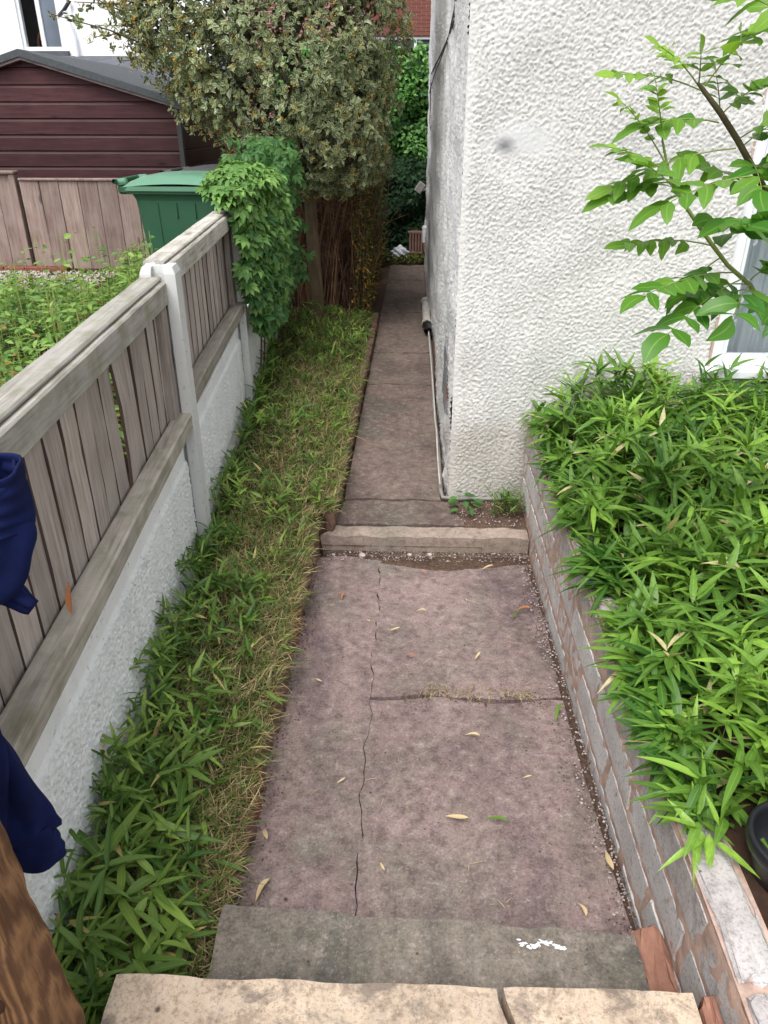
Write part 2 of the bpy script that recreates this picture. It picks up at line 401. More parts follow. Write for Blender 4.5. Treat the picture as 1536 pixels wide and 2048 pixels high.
class Leaves:
    def __init__(s, temps): s.t = temps; s.rows = []
    def add(s, P, D, U, L, W, rnd, k=None):
        P = np.atleast_2d(P); n = len(P)
        D = np.broadcast_to(D, (n, 3)).astype(float); U = np.broadcast_to(U, (n, 3)).astype(float)
        D = D / (np.linalg.norm(D, axis=1)[:, None] + 1e-9)
        X = np.cross(D, U); X /= np.linalg.norm(X, axis=1)[:, None] + 1e-9
        Z = np.cross(X, D)
        L = np.broadcast_to(L, (n,)); W = np.broadcast_to(W, (n,))
        A = np.stack([X * W[:, None], D * L[:, None], Z * L[:, None]], -1)     # columns
        k = rng.integers(0, len(s.t), n) if k is None else np.broadcast_to(k, (n,))
        s.rows.append((P, A, np.broadcast_to(rnd, (n,)).astype(float), k))
    def cat(s):
        return [np.concatenate([r[i] for r in s.rows]) for i in range(4)]
    def build(s, name, mat, parent=None, nobj=0, eye=(0, 0, 2.15), piece='leaf', kind='stuff', pick=None):
        P, A, rnd, k = s.cat()
        off = np.array(parent.location) if parent is not None else np.zeros(3)
        P = P - off
        single = np.zeros(len(P), bool)
        if nobj:
            sc = np.linalg.norm(P + off - np.array(eye), axis=1) / np.linalg.norm(A[:, :, 1], axis=1)
            if pick is not None: sc = np.where(pick(P + off), sc, 1e9)
            single[np.argsort(sc)[:nobj]] = True
        V, F, E, Rn, o = [], [], [], [], 0
        for ti, (tv, tf, te) in enumerate(s.t):
            sel = (k == ti) & ~single; n = sel.sum()
            if not n: continue
            v = np.einsum('nij,vj->nvi', A[sel], tv) + P[sel][:, None, :]
            f = tf[None] + (np.arange(n) * len(tv))[:, None, None] + o
            V.append(v.reshape(-1, 3)); F.append(f.reshape(-1, tf.shape[1])); E.append(np.tile(te, n)); Rn.append(np.repeat(rnd[sel], len(tv)))
            o += n * len(tv)
        if V:
            ob = link(name, mesh_np(name, np.concatenate(V), np.concatenate(F), True, {'edge': np.concatenate(E), 'rnd': np.concatenate(Rn)}), parent, None, None, mat)
            if kind: ob['kind'] = kind
        else: ob = None
        if nobj:
            cache = {}
            for i in np.where(single)[0]:
                q = min(6, int(rnd[i] * 7)); key = (int(k[i]), q)
                if key not in cache:
                    tv, tf, te = s.t[k[i]]
                    me = mesh_np(piece, tv, tf, True, {'edge': te, 'rnd': np.full(len(te), q / 6.3)}); me.materials.append(mat); cache[key] = me
                o2 = bpy.data.objects.new(piece, cache[key]); C.objects.link(o2)
                if parent is not None: o2.parent = parent
                mw = Matrix(A[i].tolist()).to_4x4(); mw.translation = Vector(P[i])
                o2.matrix_local = mw
        return ob

def unit(n): 
    v = rng.standard_normal((n, 3)); return v / np.linalg.norm(v, axis=1)[:, None]

# fence line in plan: the fence drifts away from the path
def fx(y): return -1.02 - .078 * (y - 3.13)
def fang(): return math.atan(.078)          # rotation about z of the fence direction (+Y turned towards -X)
def landz(y): return max(0.0, min(.13, .12 * (3.6 - y) / 2.3))
# ------------------------------------------------------------------ ground, paths, steps
g = mesh_np('ground', [(-120, -80, -.12), (120, -80, -.12), (120, 160, -.12), (-120, 160, -.12)], [(0, 1, 2, 3)])
tag(link('ground', g, mat=M['soil']), kind='structure')
# raised garden on the left of the fence (retained by the fence's concrete boards)
tag(prism('garden_ground', [(fx(-4) - .08, -4), (fx(7.9) - .08, 7.9), (fx(7.9) - .3, 40), (-40, 40), (-40, -4)], -.1, .70, M['soil']), kind='structure')
# raised bed between fence and path
V = []; ny, nx = 90, 16
ys = np.linspace(.55, 8.6, ny)
nz = fftnoise(ny, nx, .09, .05, .35, 3)
for j, y in enumerate(ys):
    xr = -.50 if y < 3.6 else -.40
    for i in range(nx):
        t = i / (nx - 1); x = fx(y) + .03 + (xr - fx(y) - .03) * t
        V.append((x, y, (.27 - .10 * t ** 3) + .012 * nz[j, i] - (.3 if i == nx - 1 else 0)))
tag(link('bed_soil', mesh_np('bed_soil', V, grid_faces(ny, nx)[:, ::-1], True), mat=M['soil']), kind='structure')
# raised bed behind the block wall
V = []; nx, ny = 70, 90
nz = fftnoise(nx, ny, .03, .045, .12, 5)
for i, x in enumerate(np.linspace(.768, 4.2, nx)):
    for j, y in enumerate(np.linspace(-1.5, 4.0, ny)):
        V.append((x, y, .592 + .010 * nz[i, j] - (.0 if i > 0 else .02)))
tag(link('raised_bed_soil', mesh_np('raised_bed_soil', V, grid_faces(nx, ny), True), mat=M['soil']), kind='structure')

def slab(name, x0, x1, y0, y1, zf, thick, mat, parent, res=.03, seed=1, edge=.006, amp=.0025, wl=.25, x0f=None, x1f=None, y0f=None, y1f=None):
    nx = max(4, int((x1 - x0) / res)); ny = max(4, int((y1 - y0) / res))
    h = fftnoise(nx, ny, res, res, wl, seed) * amp + fftnoise(nx, ny, res, res, .07, seed + 50) * amp * .4
    r = np.random.default_rng(seed)
    sm = lambda n: np.convolve(r.standard_normal(n + 8), np.ones(5) / 5, 'same')[4:4 + n] * edge
    a, b, c, e = sm(ny), sm(ny), sm(nx), sm(nx)
    V = np.zeros((nx + 2, ny + 2, 3))
    for i in range(nx):
        for j in range(ny):
            s, t = i / (nx - 1), j / (ny - 1)
            y = y0 + (y1 - y0) * t
            xa = (x0f(y) if x0f else x0) + a[j]; xb = (x1f(y) if x1f else x1) + b[j]
            x = xa + (xb - xa) * s
            ya = (y0f(x) if y0f else y0) + c[i]; yb = (y1f(x) if y1f else y1) + e[i]
            y = ya + (yb - ya) * t
            z = zf(y) + h[i, j]
            if i in (0, nx - 1) or j in (0, ny - 1): z -= .0005
            V[i + 1, j + 1] = (x, y, z)
    for q, p in ((0, 1), (nx + 1, nx)):
        V[q, 1:-1] = V[p, 1:-1]
    V[:, 0] = V[:, 1]; V[:, -1] = V[:, -2]
    for sl in ((0, slice(None)), (nx + 1, slice(None)), (slice(None), 0), (slice(None), ny + 1)): V[sl][..., 2] -= thick
    o = link(name, mesh_np(name, V.reshape(-1, 3), grid_faces(nx + 2, ny + 2), True), parent, None, None, mat)
    o.data.set_sharp_from_angle(angle=R(40))
    return o

landing = link('landing', mesh_np('landing', [(-.60, 1.0, .10), (.80, 1.0, .10), (.80, 3.66, -.03), (-.60, 3.66, -.03)], [(0, 1, 2, 3)]), mat=M['dirt'])
tag(landing, kind='structure')
crack = lambda y: -.135 + .005 * math.sin(y * 9) + .006 * math.sin(y * 23 + 1) + .004 * math.sin(y * 51)
slab('slab', -.49, -.14, 1.12, 3.52, lambda y: landz(y) + .001, .06, M['path'], landing, .03, 11, .0008, .003, .3, None, lambda y: crack(y) - (.0015 if y < 2.1 else .0002), None, lambda x: 3.50 + .03 * math.sin(x * 14))
slab('slab', -.13, .64, 1.12, 2.33, landz, .06, M['path'], landing, .03, 12, .0008, .003, .3, lambda y: crack(y) + (.0015 if y < 2.1 else .0002), lambda y: .652 + .012 * math.sin(y * 2.2), None, lambda x: 2.325 + .012 * math.sin(x * 13))
slab('slab', -.13, .64, 2.34, 3.46, lambda y: landz(y) - .003, .06, M['path'], landing, .03, 13, .0008, .004, .3, lambda y: crack(y) + (.0015 if y < 2.1 else .0002), lambda y: .640 + .018 * math.sin(y * 2.6), lambda x: 2.345 + .012 * math.sin(x * 13), lambda x: 3.46 - .07 * max(0, math.sin((x + .15) * 4.5)))

steps = link('steps', mesh_np('steps', [(-.60, -1.4, .40), (.76, -1.4, .40), (.76, .9, .40), (-.60, .9, .40)], [(0, 1, 2, 3)]), mat=M['soil'])
tag(steps, kind='structure')
slab('tread', -.47, .60, .80, 1.225, lambda y: .30, .22, M['treadgrey'], steps, .022, 21, .004, .0025, .15, None, None, None, lambda x: 1.255 - .042 * (x + .44))
slab('tread', -.62, .205, -.6, .965, lambda y: .48, .2, M['sand'], steps, .025, 22, .004, .002, .2, None, lambda y: .222 + .012 * math.sin(y * 31), None, lambda x: .962)
slab('tread', .232, .632, -.6, .965, lambda y: .476, .2, M['sand'], steps, .025, 23, .004, .002, .2, lambda y: .236 + .012 * math.sin(y * 31), None, None, lambda x: .968)
slab('tread', -.58, .62, -1.4, -.62, lambda y: .48, .2, M['sand'], steps, .04, 24, .007, .003, .2)
for x0, x1, y0, y1, z in ((.605, .672, .985, 1.235, .31), (.64, .676, .60, .955, .50)):
    o = box('brick', x0, x1, y0, y1, z - .22, z - .012, M['terracotta'], steps, .012, .006, 3)

path = link('path', mesh_np('path', [(-.55, 3.58, .04), (.42, 3.58, .04), (.42, 14.6, .06), (-.55, 14.6, .06)], [(0, 1, 2, 3)]), mat=M['dirt'])
tag(path, kind='structure')
slab('step_edge', -.475, .675, 3.585, 3.70, lambda y: .098, .16, M['stepedge'], path, .025, 31, .007, .003, .2)
jy = [3.71, 4.03, 6.22, 7.19, 8.87, 10.83, 12.05]
for i in range(6):
    l0 = -.43 if i == 0 else -.375 + .012 * min(i, 3)
    xl = (lambda y: -.43 + .06 * (y - 3.7) / .3) if i == 0 else (lambda y: -.375 + .008 * (y - 4))
    xr = (lambda y: .33 - .30 * max(0, y - 3.72) ) if i == 0 else (lambda y: .20)
    slab('slab', -.43, .33, jy[i] + .012, jy[i + 1] - .012, lambda y: .10, .08, M['pathfar'], path, .04, 40 + i, .004, .003, .3, xl, xr)
# far end of the passage, beyond the slabs
tag(link('earth_patch', mesh_np('earth_patch', [(-.9, 12.0, .075), (2.5, 12.0, .075), (2.5, 14.8, .12), (-.9, 14.8, .12)], [(0, 1, 2, 3)]), mat=M['soil']), kind='structure')
tag(link('corner_soil', mesh_np('corner_soil', [(.20, 3.70, .075), (.70, 3.70, .085), (.70, 4.06, .11), (.20, 4.06, .09)], [(0, 1, 2, 3)]), mat=M['dirt']), kind='structure')

# crumbling edging stones along the bed
edg = empty('bed_edging', (-.5, 1.0, 0)); tag(edg, 'low crumbling brick and stone edging holding back the bed beside the path', 'edging')
y = 1.28; k = 0
while y < 3.6:
    L = random.uniform(.16, .26)
    z1 = .19 + random.uniform(-.03, .02)
    o = box('edging_stone', -.545, -.478 + random.uniform(-.012, .008), y, y + L - .01, -.05, z1 + landz(y) * .3, M['redbrick' if k % 5 == 2 else 'edging'], edg, .015, .006, 3)
    y += L; k += 1
y = 3.62
while y < 8.2:
    L = random.uniform(.3, .5)
    box('edging_stone', -.455 + (y - 4) * .012, -.395 + (y - 4) * .012, y, y + L - .01, 0, .20 + random.uniform(-.02, .02), M['edging'], edg, .012, .005, 3)
    y += L

# ------------------------------------------------------------------ block retaining wall
rw = empty('retaining_wall', (.75, 2.3, 0)); tag(rw, 'low retaining wall of grey concrete blocks with smeared pinkish mortar beside the landing', 'wall')
nyw, nzw = 260, 46
hz = fftnoise(nyw, nzw, .014, .014, .06, 61)
V = np.zeros((nyw, nzw, 3))
for j, yy in enumerate(np.linspace(.45, 4.045, nyw)):
    for q, zz in enumerate(np.linspace(-.1, .588, nzw)):
        V[j, q] = (.6808 - .75 + .0013 * hz[j, q], yy - 2.3, zz)
o = link('mortar', mesh_np('mortar', V.reshape(-1, 3), grid_faces(nyw, nzw)[:, ::-1], True), rw, None, None, M['mortar'])
box('mortar_core', .683, .795, .45, 4.04, -.1, .5915, M['mortar'], rw)
bmesh_cache = {}
def block_me(L, h, kind, seed):
    random.seed(seed)
    bm = box_bm(.10, L, h, 0, 1, False, 0, 0)
    bmesh.ops.bevel(bm, geom=list(bm.edges), offset=.006, segments=1, affect='EDGES')
    sh = random.uniform(-.35, .1)
    for v in bm.verts: v.co += Vector((random.gauss(0, .0015), random.gauss(0, .005) + v.co.z * sh, random.gauss(0, .0028)))
    me = bm_mesh('block', bm); me.materials.append(M[kind]); return me
starts = [1.12, .895, 1.125, .60]
for c in range(4):
    z0 = -.015 + .1505 * c
    zc, h = z0 + .075, .130
    y = .47 + ((starts[c] - .47) % .465) - .465
    i = 0
    while y < 4.03:
        a, b = max(y, .46) + .014, min(y + .465, 4.035) - .012
        if b - a > .06:
            me = block_me(b - a, h, 'blockrough' if c == 3 else 'block', 100 + c * 20 + i)
            link('block', me, rw, (.7288 - .75 + random.uniform(-.001, .001), (a + b) / 2 - 2.3, zc))
        y += .465; i += 1
# flat top row of the wall
y = .46; i = 0
while y < 4.0:
    b = min(y + .45, 4.03)
    random.seed(300 + i)
    bm = box_bm(.092, b - y - .03, .028, 0, 1, False, 0, 2); bmesh.ops.bevel(bm, geom=list(bm.edges), offset=.008, segments=1, affect='EDGES')
    for v in bm.verts: v.co += Vector((random.gauss(0, .004), random.gauss(0, .005), random.gauss(0, .0015)))
    me = bm_mesh('coping_block', bm); me.materials.append(M['blockrough'])
    link('coping_block', me, rw, (.736 - .75, (y + b) / 2 - 2.3, .585), (0, R(1), 0)); y += .45; i += 1

# ------------------------------------------------------------------ rendered house on the right
hx, hy = .25, 4.06
house = empty('rendered_house', (hx, hy, 0)); tag(house, 'white roughcast rendered house wall and corner beside the narrow passage', 'house')
WX0, WX1, WZ0, WZ1 = 1.645, 2.85, .93, 2.27
def relief(nx, nz, dx, dz, seed):
    a = fftnoise(nx, nz, dx, dz, .030, seed, .5); b = fftnoise(nx, nz, dx, dz, .016, seed + 1, .5); c = fftnoise(nx, nz, dx, dz, .5, seed + 2, .6)
    e_ = fftnoise(nx, nz, dx, dz, .0125, seed + 3, .4)
    q = .5 * a + .75 * b + .55 * e_
    return (np.clip(q, -1.4, 2.2) + .35 * np.abs(b)) * .0026 + .004 * c
def wall_grid(name, xs, zs, fn, hole, mat, seed, parent, dx, dz, flip=False):
    nx, nz = len(xs), len(zs)
    h = relief(nx, nz, dx, dz, seed)
    X, Z = np.meshgrid(xs, zs, indexing='ij')
    V = fn(X, Z, h)
    F = grid_faces(nx, nz)
    if hole:
        xc, zc = (X[:-1, :-1] + X[1:, 1:]) / 2, (Z[:-1, :-1] + Z[1:, 1:]) / 2
        F = F[~((xc > hole[0]) & (xc < hole[1]) & (zc > hole[2]) & (zc < hole[3])).ravel()]
    if flip: F = F[:, ::-1]
    V = V - np.array([hx, hy, 0])
    return link(name, mesh_np(name, V.reshape(-1, 3), F, True), parent, None, None, mat)
def cornerfade(X): return np.clip((X - hx) / .05, 0, 1)
dx = .0062
xs = np.arange(hx, 2.02, dx); xs = np.append(xs, np.linspace(2.03, 4.4, 60)); zs = np.arange(-.05, 2.95, dx); zs = np.append(zs, np.linspace(2.97, 5.2, 40))
wall_grid('wall', xs, zs, lambda X, Z, h: np.stack([X, hy - h * (.35 + .65 * cornerfade(X)) * (1 - .88 * np.clip(1.5 - 1.3 * np.hypot((X - .53) / .19, (Z - 2.04) / .09), 0, 1)) + .012 * (1 - cornerfade(X)) ** 2, Z], -1), (WX0, WX1, WZ0, WZ1), M['roughcast'], 71, house, dx, dx)
ysd = np.concatenate([np.arange(hy + .012, 7.0, .011), np.arange(7.0, 12.06, .02)]); zsd = np.concatenate([np.arange(-.05, 2.95, .012), np.linspace(2.97, 5.2, 40)])
def sidefn(Y, Z, h):
    bul = -.030 * (1 / (1 + np.exp(-(Y - 8.4) / .25))) + .022 * np.exp(-((Y - 7.4) / .5) ** 2) - .012 * np.exp(-((Y - 5.6) / .5) ** 2)
    return np.stack([hx + .012 * np.exp(-(Y - hy) / .03) + bul - h * 1.7, Y, Z], -1)
wall_grid('side_wall', ysd, zsd, sidefn, None, M['roughside'], 81, house, .014, .012, True)
box('far_end_wall', hx - .02, 4.4, 12.04, 12.08, -.05, 5.2, M['roughside'], house)
box('far_side_wall', 4.36, 4.4, 4.1, 12.04, -.05, 5.2, M['roughside'], house)
box('roof', hx - .25, 4.7, hy - .3, 12.4, 5.2, 5.5, M['slate'], house)
# window opening: reveal, frame, panes, sill
win = link('window', bm_mesh('window', box_bm(WX1 - WX0 + .04, .03, .05, .004)), house, ((WX0 + WX1) / 2 - hx, .03, WZ1 + .02), None, M['upvc'])
def wpart(n, x0, x1, y0, y1, z0, z1, mt, bev=.006):
    me = bm_mesh(n, box_bm(x1 - x0, y1 - y0, z1 - z0, bev)); 
    return link(n, me, win, ((x0 + x1) / 2 - (WX0 + WX1) / 2, (y0 + y1) / 2 - hy - .03, (z0 + z1) / 2 - WZ1 - .02), None, mt)
fy0, fy1 = hy + .012, hy + .075
wpart('jamb', WX0 - .002, WX0 + .062, fy0, fy1, WZ0, WZ1, M['upvc']); wpart('jamb', WX1 - .06, WX1 + .002, fy0, fy1, WZ0, WZ1, M['upvc'])
wpart('rail', WX0 + .06, WX1 - .06, fy0 + .003, fy1, WZ0, WZ0 + .065, M['upvc']); wpart('rail', WX0 + .06, WX1 - .06, fy0 + .003, fy1, 1.815, 1.875, M['upvc']); wpart('rail', WX0 + .06, WX1 - .06, fy0 + .003, fy1, WZ1 - .06, WZ1, M['upvc'])
wpart('mullion', 2.22, 2.28, fy0 + .003, fy1, WZ0 + .06, WZ1 - .06, M['upvc'])
wpart('bead', WX0 + .061, WX0 + .085, fy0 + .012, fy1 - .01, WZ0 + .065, 1.815, M['upvc'], .004); wpart('bead', WX0 + .061, WX0 + .085, fy0 + .012, fy1 - .01, 1.875, WZ1 - .06, M['upvc'], .004)
wpart('pane', WX0 + .06, 2.22, hy + .042, hy + .046, WZ0 + .06, 1.82, M['glass'], 0); wpart('pane', 2.28, WX1 - .06, hy + .042, hy + .046, WZ0 + .06, 1.82, M['glass'], 0)
wpart('pane', WX0 + .06, 2.22, hy + .042, hy + .046, 1.87, WZ1 - .06, M['glass'], 0); wpart('pane', 2.28, WX1 - .06, hy + .042, hy + .046, 1.87, WZ1 - .06, M['glass'], 0)
wpart('sill', WX0 - .04, WX1 + .04, hy - .075, hy + .02, WZ0 - .045, WZ0 + .002, M['upvc'])
box('reveal', WX0 - .012, WX0 + .0, hy + .004, hy + .12, WZ0, WZ1, M['mortar'], house)
box('room', WX0 - .3, WX1 + .3, hy + .7, hy + .75, .2, 2.8, M['room'], house)
box('room_side', WX0 - .3, WX0 - .27, hy + .1, hy + .7, .2, 2.8, M['room'], house)
# pleated net curtain behind the glass
V = []; n = 150
for i in range(n):
    x = 1.68 + i * (2.82 - 1.68) / (n - 1)
    for z in (.96, 1.35, 1.80): V.append((x, hy + .16 + .022 * math.sin(i * .42) + .008 * math.sin(i * 1.1), z))
cu = link('net_curtain', mesh_np('net_curtain', V, grid_faces(n, 3)[:, ::-1], True), None, None, None, M['net'])
tag(cu, 'grey net curtain with pale flower pattern hanging behind the white framed window', 'curtain')
# grey cement patch and exposed brick on the wall
box('cement_patch', hx - .022, hx + .02, 4.42, 4.86, .50, .86, M['patch'], house, .006, .003, 3)
box('exposed_brick', hx - .018, hx + .02, 4.30, 4.40, .62, .70, M['redbrick'], house, .006, .004, 2)
# pipes and cables
pp = [(1.0, hy - .035, .125), (.6, hy - .035, .12), (.30, hy - .035, .115), (.215, hy - .03, .12), (.205, hy + .05, .125)] + [(.205 + .004 * math.sin(y * 3), y, .13 + .006 * math.sin(y * 2)) for y in np.arange(4.4, 8.1, .3)]
o = tube('conduit_pipe', pp, .012, M['pipe']); tag(o, 'thin grey pipe running along the foot of the white wall and round its corner', 'pipe')
pp = [(.20, y, .16 + .018 * math.sin(y * 2.3) + .05 * math.exp(-((y - 4.9) / .2) ** 2)) for y in np.arange(4.12, 8.2, .12)]
o = tube('pale_cable', pp, .006, M['cablewhite'], None, 6); tag(o, 'pale cable sagging above the pipe along the base of the side wall', 'cable')
dp = empty('waste_pipe', (.19, 8.6, .1)); tag(dp, 'stubby white waste pipe with collars lying along the foot of the side wall', 'pipe')
tube('pipe_body', [(.185, 8.0, .17), (.185, 9.2, .16)], .045, M['cablewhite'], dp, 12); tube('collar', [(.185, 8.0, .17), (.185, 8.12, .17)], .056, M['cablewhite'], dp, 12); tube('collar', [(.185, 9.05, .16), (.185, 9.2, .16)], .056, M['cablewhite'], dp, 12)
tube('pipe_end', [(.19, 7.8, .16), (.186, 8.0, .17)], .04, M['black'], dp, 12)
o = tube('dark_cable', [(.232, 5.1, 3.2), (.232, 5.16, 2.73), (.232, 5.19, 2.64), (.230, 6.3, 2.61), (.226, 7.4, 2.60), (.212, 8.8, 2.585), (.205, 10.2, 2.57), (.205, 10.25, 2.4), (.205, 10.1, 2.05), (.205, 9.6, 2.0)], .007, M['cabledark'], None, 5); tag(o, 'dark cable slung across the upper side wall and dropping down it', 'cable')
o = tube('dark_cable', [(.230, 4.7, 2.95), (.232, 5.05, 2.72), (.228, 6.0, 2.60), (.222, 7.3, 2.56), (.207, 9.0, 2.50), (.204, 11.0, 2.40)], .005, M['cabledark'], None, 5); tag(o, 'thinner dark cable running just below the other on the side wall', 'cable')
wl = empty('wall_lamp', (.2, 11.2, 1.25)); tag(wl, 'small angled security lamp fixed high on the far end of the side wall', 'lamp')
box('bracket', .13, .24, 11.18, 11.22, 1.23, 1.26, M['upvc'], wl, .004); o = box('lamp_head', .06, .16, 11.1, 11.24, 1.20, 1.34, M['pipe'], wl, .01); o.rotation_euler = (0, R(35), 0)
mb = empty('meter_box', (.18, 11.6, .6)); tag(mb, 'pale meter box on the far end of the side wall', 'box')
box('case', .165, .23, 11.5, 11.7, .50, .72, M['upvc'], mb, .01); box('cover', .158, .166, 11.52, 11.68, .52, .70, M['cablewhite'], mb, .004)
# ------------------------------------------------------------------ concrete-post fence on the left
FA = fang()
def fbox(n, u0, u1, y0, y1, z0, z1, mat, parent, bevel=.003, jit=0., cuts=0, lean=None):
    """box in fence coordinates: u towards the path, y along the fence, origin at the parent's base"""
    me = bm_mesh(n, box_bm(u1 - u0, y1 - y0, z1 - z0, bevel, 1, False, jit, cuts))
    o = link(n, me, parent, ((u0 + u1) / 2, (y0 + y1) / 2, (z0 + z1) / 2), lean, mat); return o

def post_me():
    # H section extruded, weathered bevelled head
    prof = [(.06, -.05), (.06, .05), (.022, .05), (.022, .018), (-.022, .018), (-.022, .05), (-.06, .05), (-.06, -.05), (-.022, -.05), (-.022, -.018), (.022, -.018), (.022, -.05)]
    bm = bmesh.new(); rings = []
    for z, sc in ((-.3, 1), (.5, 1), (1.0, 1), (1.535, 1), (1.562, .86)):
        rings.append([bm.verts.new((x * sc, y * sc, z)) for x, y in prof])
    n = len(prof)
    for a, b in zip(rings, rings[1:]):
        for i in range(n): bm.faces.new((a[i], a[(i + 1) % n], b[(i + 1) % n], b[i]))
    t = bm.faces.new(rings[-1])
    bmesh.ops.recalc_face_normals(bm, faces=bm.faces)
    bmesh.ops.triangulate(bm, faces=[f for f in bm.faces if len(f.verts) > 4])
    return bm_mesh('concrete_post', bm)
PM = post_me(); PM.materials.append(M['post'])
posts = [(.60, 'slotted concrete fence post at the foot of the steps, next to the hanging navy sweatshirt'), (3.125, 'pale slotted concrete fence post between the two open timber panels'), (5.055, 'slotted concrete fence post half hidden under the creeper'), (6.985, 'slotted concrete fence post beyond the creeper near the holly trunk')]
for yy, lab in posts:
    o = link('concrete_post', PM, None, (fx(yy), yy, .0), (0, 0, FA)); o.scale = (1.18, 1.1, 1.0 if yy < 2 else (1.032 if yy < 6 else .66))
    tag(o, lab, 'fence post', 'slotted concrete posts of the side fence')

def gravel_board(y0, y1, z0, z1, lab, seed):
    ym = (y0 + y1) / 2; L = (y1 - y0) / math.cos(FA)
    dx = .006; ny = int(L / dx); nz = int((z1 - z0) / dx)
    a = fftnoise(ny, nz, dx, dx, .022, seed, .5); Yv = np.linspace(-L / 2, L / 2, ny); Zv = np.linspace(z0, z1, nz)
    Yg, Zg = np.meshgrid(Yv, Zv, indexing='ij')
    inb = np.clip((Zg - z0 - .055) / .012, 0, 1) * np.clip((z1 - .085 - Zg) / .012, 0, 1)
    U = .012 + (np.clip(.7 * a + .7 * fftnoise(ny, nz, dx, dx, .0155, seed + 9, .4), -1.3, 2)) * .0034 * inb - .010 * (1 - inb) * 0 + .010 * inb
    U = np.where(Zg > z1 - .02, U - (Zg - z1 + .02) * 1.2, U)
    V = np.stack([U, Yg, Zg], -1).reshape(-1, 3); F = grid_faces(ny, nz)
    th = empty('gravel_board', (fx(ym), ym, 0)); th.rotation_euler = (0, 0, FA)
    tag(th, lab, 'gravel board', 'white pebbled concrete boards under the fence')
    link('pebbled_face', mesh_np('pebbled_face', V, F, True), th, None, None, M['pebble'])
    fbox('board_core', -.03, .010, -L / 2, L / 2, z0, z1 - .006, M['pebble'], th)
    return th
gravel_board(.66, 3.065, .335, .86, 'white pebble textured concrete board under the nearer open timber panel', 201)
gravel_board(.66, 3.065, -.10, .328, 'lower white concrete board sunk behind the bamboo leaves below the nearer panel', 202)
gravel_board(3.185, 4.995, .335, .90, 'white pebble textured concrete board under the second timber panel', 203)
gravel_board(3.185, 4.995, -.10, .328, 'lower white concrete board mostly hidden by grass below the second panel', 204)
gravel_board(5.115, 6.925, .0, .90, 'white concrete board below the hanging creeper', 205)
gravel_board(-.75, .54, -.1, .86, 'white pebble textured concrete board beside the top steps behind the wooden gate post', 206)

def fence_panel(y0, y1, zb, zt, zr, lab, seed, warped=None):
    random.seed(seed)
    ym = (y0 + y1) / 2; L = (y1 - y0) / math.cos(FA)
    th = empty('fence_panel', (fx(ym), ym, zb)); th.rotation_euler = (0, 0, FA)
    tag(th, lab, 'fence panel', 'weathered timber panels of the side fence')
    n = int(L / .118); pitch = L / n
    for i in range(n):
        yc = -L / 2 + pitch * (i + .5)
        wdt = pitch - random.uniform(.002, .006)
        bm = bmesh.new()
        nz = 8; rows = []
        for k in range(nz + 1):
            z = (zt - zb - .03) * k / nz
            bow = 0.
            nar = 0.
            if warped == i: nar = .013 * math.sin(math.pi * k / nz) ** 2; bow = .012 * math.sin(math.pi * k / nz)
            j = random.gauss(0, .0008)
            rows.append([bm.verts.new(p) for p in ((-.004 + bow + j, -wdt / 2 + nar, z), (.0065 + bow + j, -wdt / 2 + nar, z), (.003 + bow + j, wdt / 2, z), (-.004 + bow + j, wdt / 2, z))])
        for a, b in zip(rows, rows[1:]):
            for q in range(4): bm.faces.new((a[q], a[(q + 1) % 4], b[(q + 1) % 4], b[q]))
        bm.faces.new(rows[0][::-1]); bm.faces.new(rows[-1])
        bmesh.ops.recalc_face_normals(bm, faces=bm.faces)
        me = bm_mesh('board', bm); me.materials.append(M['wood']); me.materials.append(M['woodback'])
        for p_ in me.polygons: p_.material_index = 1 if abs(p_.normal.y) > .8 else 0  # side faces painted dark so the gaps read as shade
        link('board', me, th, (-.022 + random.uniform(-.002, .002), yc, random.uniform(-.008, .004)), (random.gauss(0, .006), random.gauss(0, .004), random.gauss(0, .012)), M['wood'])
    H = zt - zb
    for i in range(n - 1):
        if warped is not None and i + 1 == warped: continue
        fbox('gap_shade_strip', -.036, -.031, -L / 2 + pitch * (i + 1) - .03, -L / 2 + pitch * (i + 1) + .03, .005, H - .05, M['woodback'], th, 0)  # dark strip added behind each gap to paint its shade
    def rail(n, u0, u1, z0, z1, mt, sd):
        r = np.random.default_rng(sd); k = 24
        bm = bmesh.new(); rows = []
        sag = np.convolve(r.standard_normal(k + 9), np.ones(9) / 9, 'same')[4:5 + k] * .004
        for i in range(k + 1):
            y = -L / 2 + L * i / k; s = sag[min(i, len(sag) - 1)]
            c = .006
            rows.append([bm.verts.new((u, y, z + s)) for u, z in ((u0, z0), (u1 - c, z0), (u1, z0 + c), (u1, z1 - c), (u1 - c, z1), (u0 + c, z1), (u0, z1 - c))])
        for a, b in zip(rows, rows[1:]):
            for q in range(7): bm.faces.new((a[q], a[(q + 1) % 7], b[(q + 1) % 7], b[q]))
        bm.faces.new(rows[0][::-1]); bm.faces.new(rows[-1]); bmesh.ops.recalc_face_normals(bm, faces=bm.faces)
        return link(n, bm_mesh(n, bm), th, None, None, mt)
    t = rail('top_rail', -.075, .030, H - .092, H + .0, M['woodrail'], seed + 1)
    rail('capping_strip', -.075, .012, H + .001, H + .018, M['woodrail'], seed + 2)
    rail('middle_rail', -.010, .066, zr - zb, zr - zb + .072, M['woodmid'], seed + 3)
    fbox('end_batten', -.03, .018, L / 2 - .10, L / 2 - .005, .0, H - .095, M['wood'], th)
    fbox('end_batten', -.03, .016, -L / 2 + .005, -L / 2 + .05, .0, H - .095, M['wood'], th)
    return th
fence_panel(.64, 3.085, .868, 1.555, .925, 'weathered grey timber fence panel with one warped board, beside the hanging sweatshirt', 401, 14)
fence_panel(3.165, 5.015, .905, 1.605, .985, 'weathered grey timber fence panel whose far end disappears under the creeper', 402)
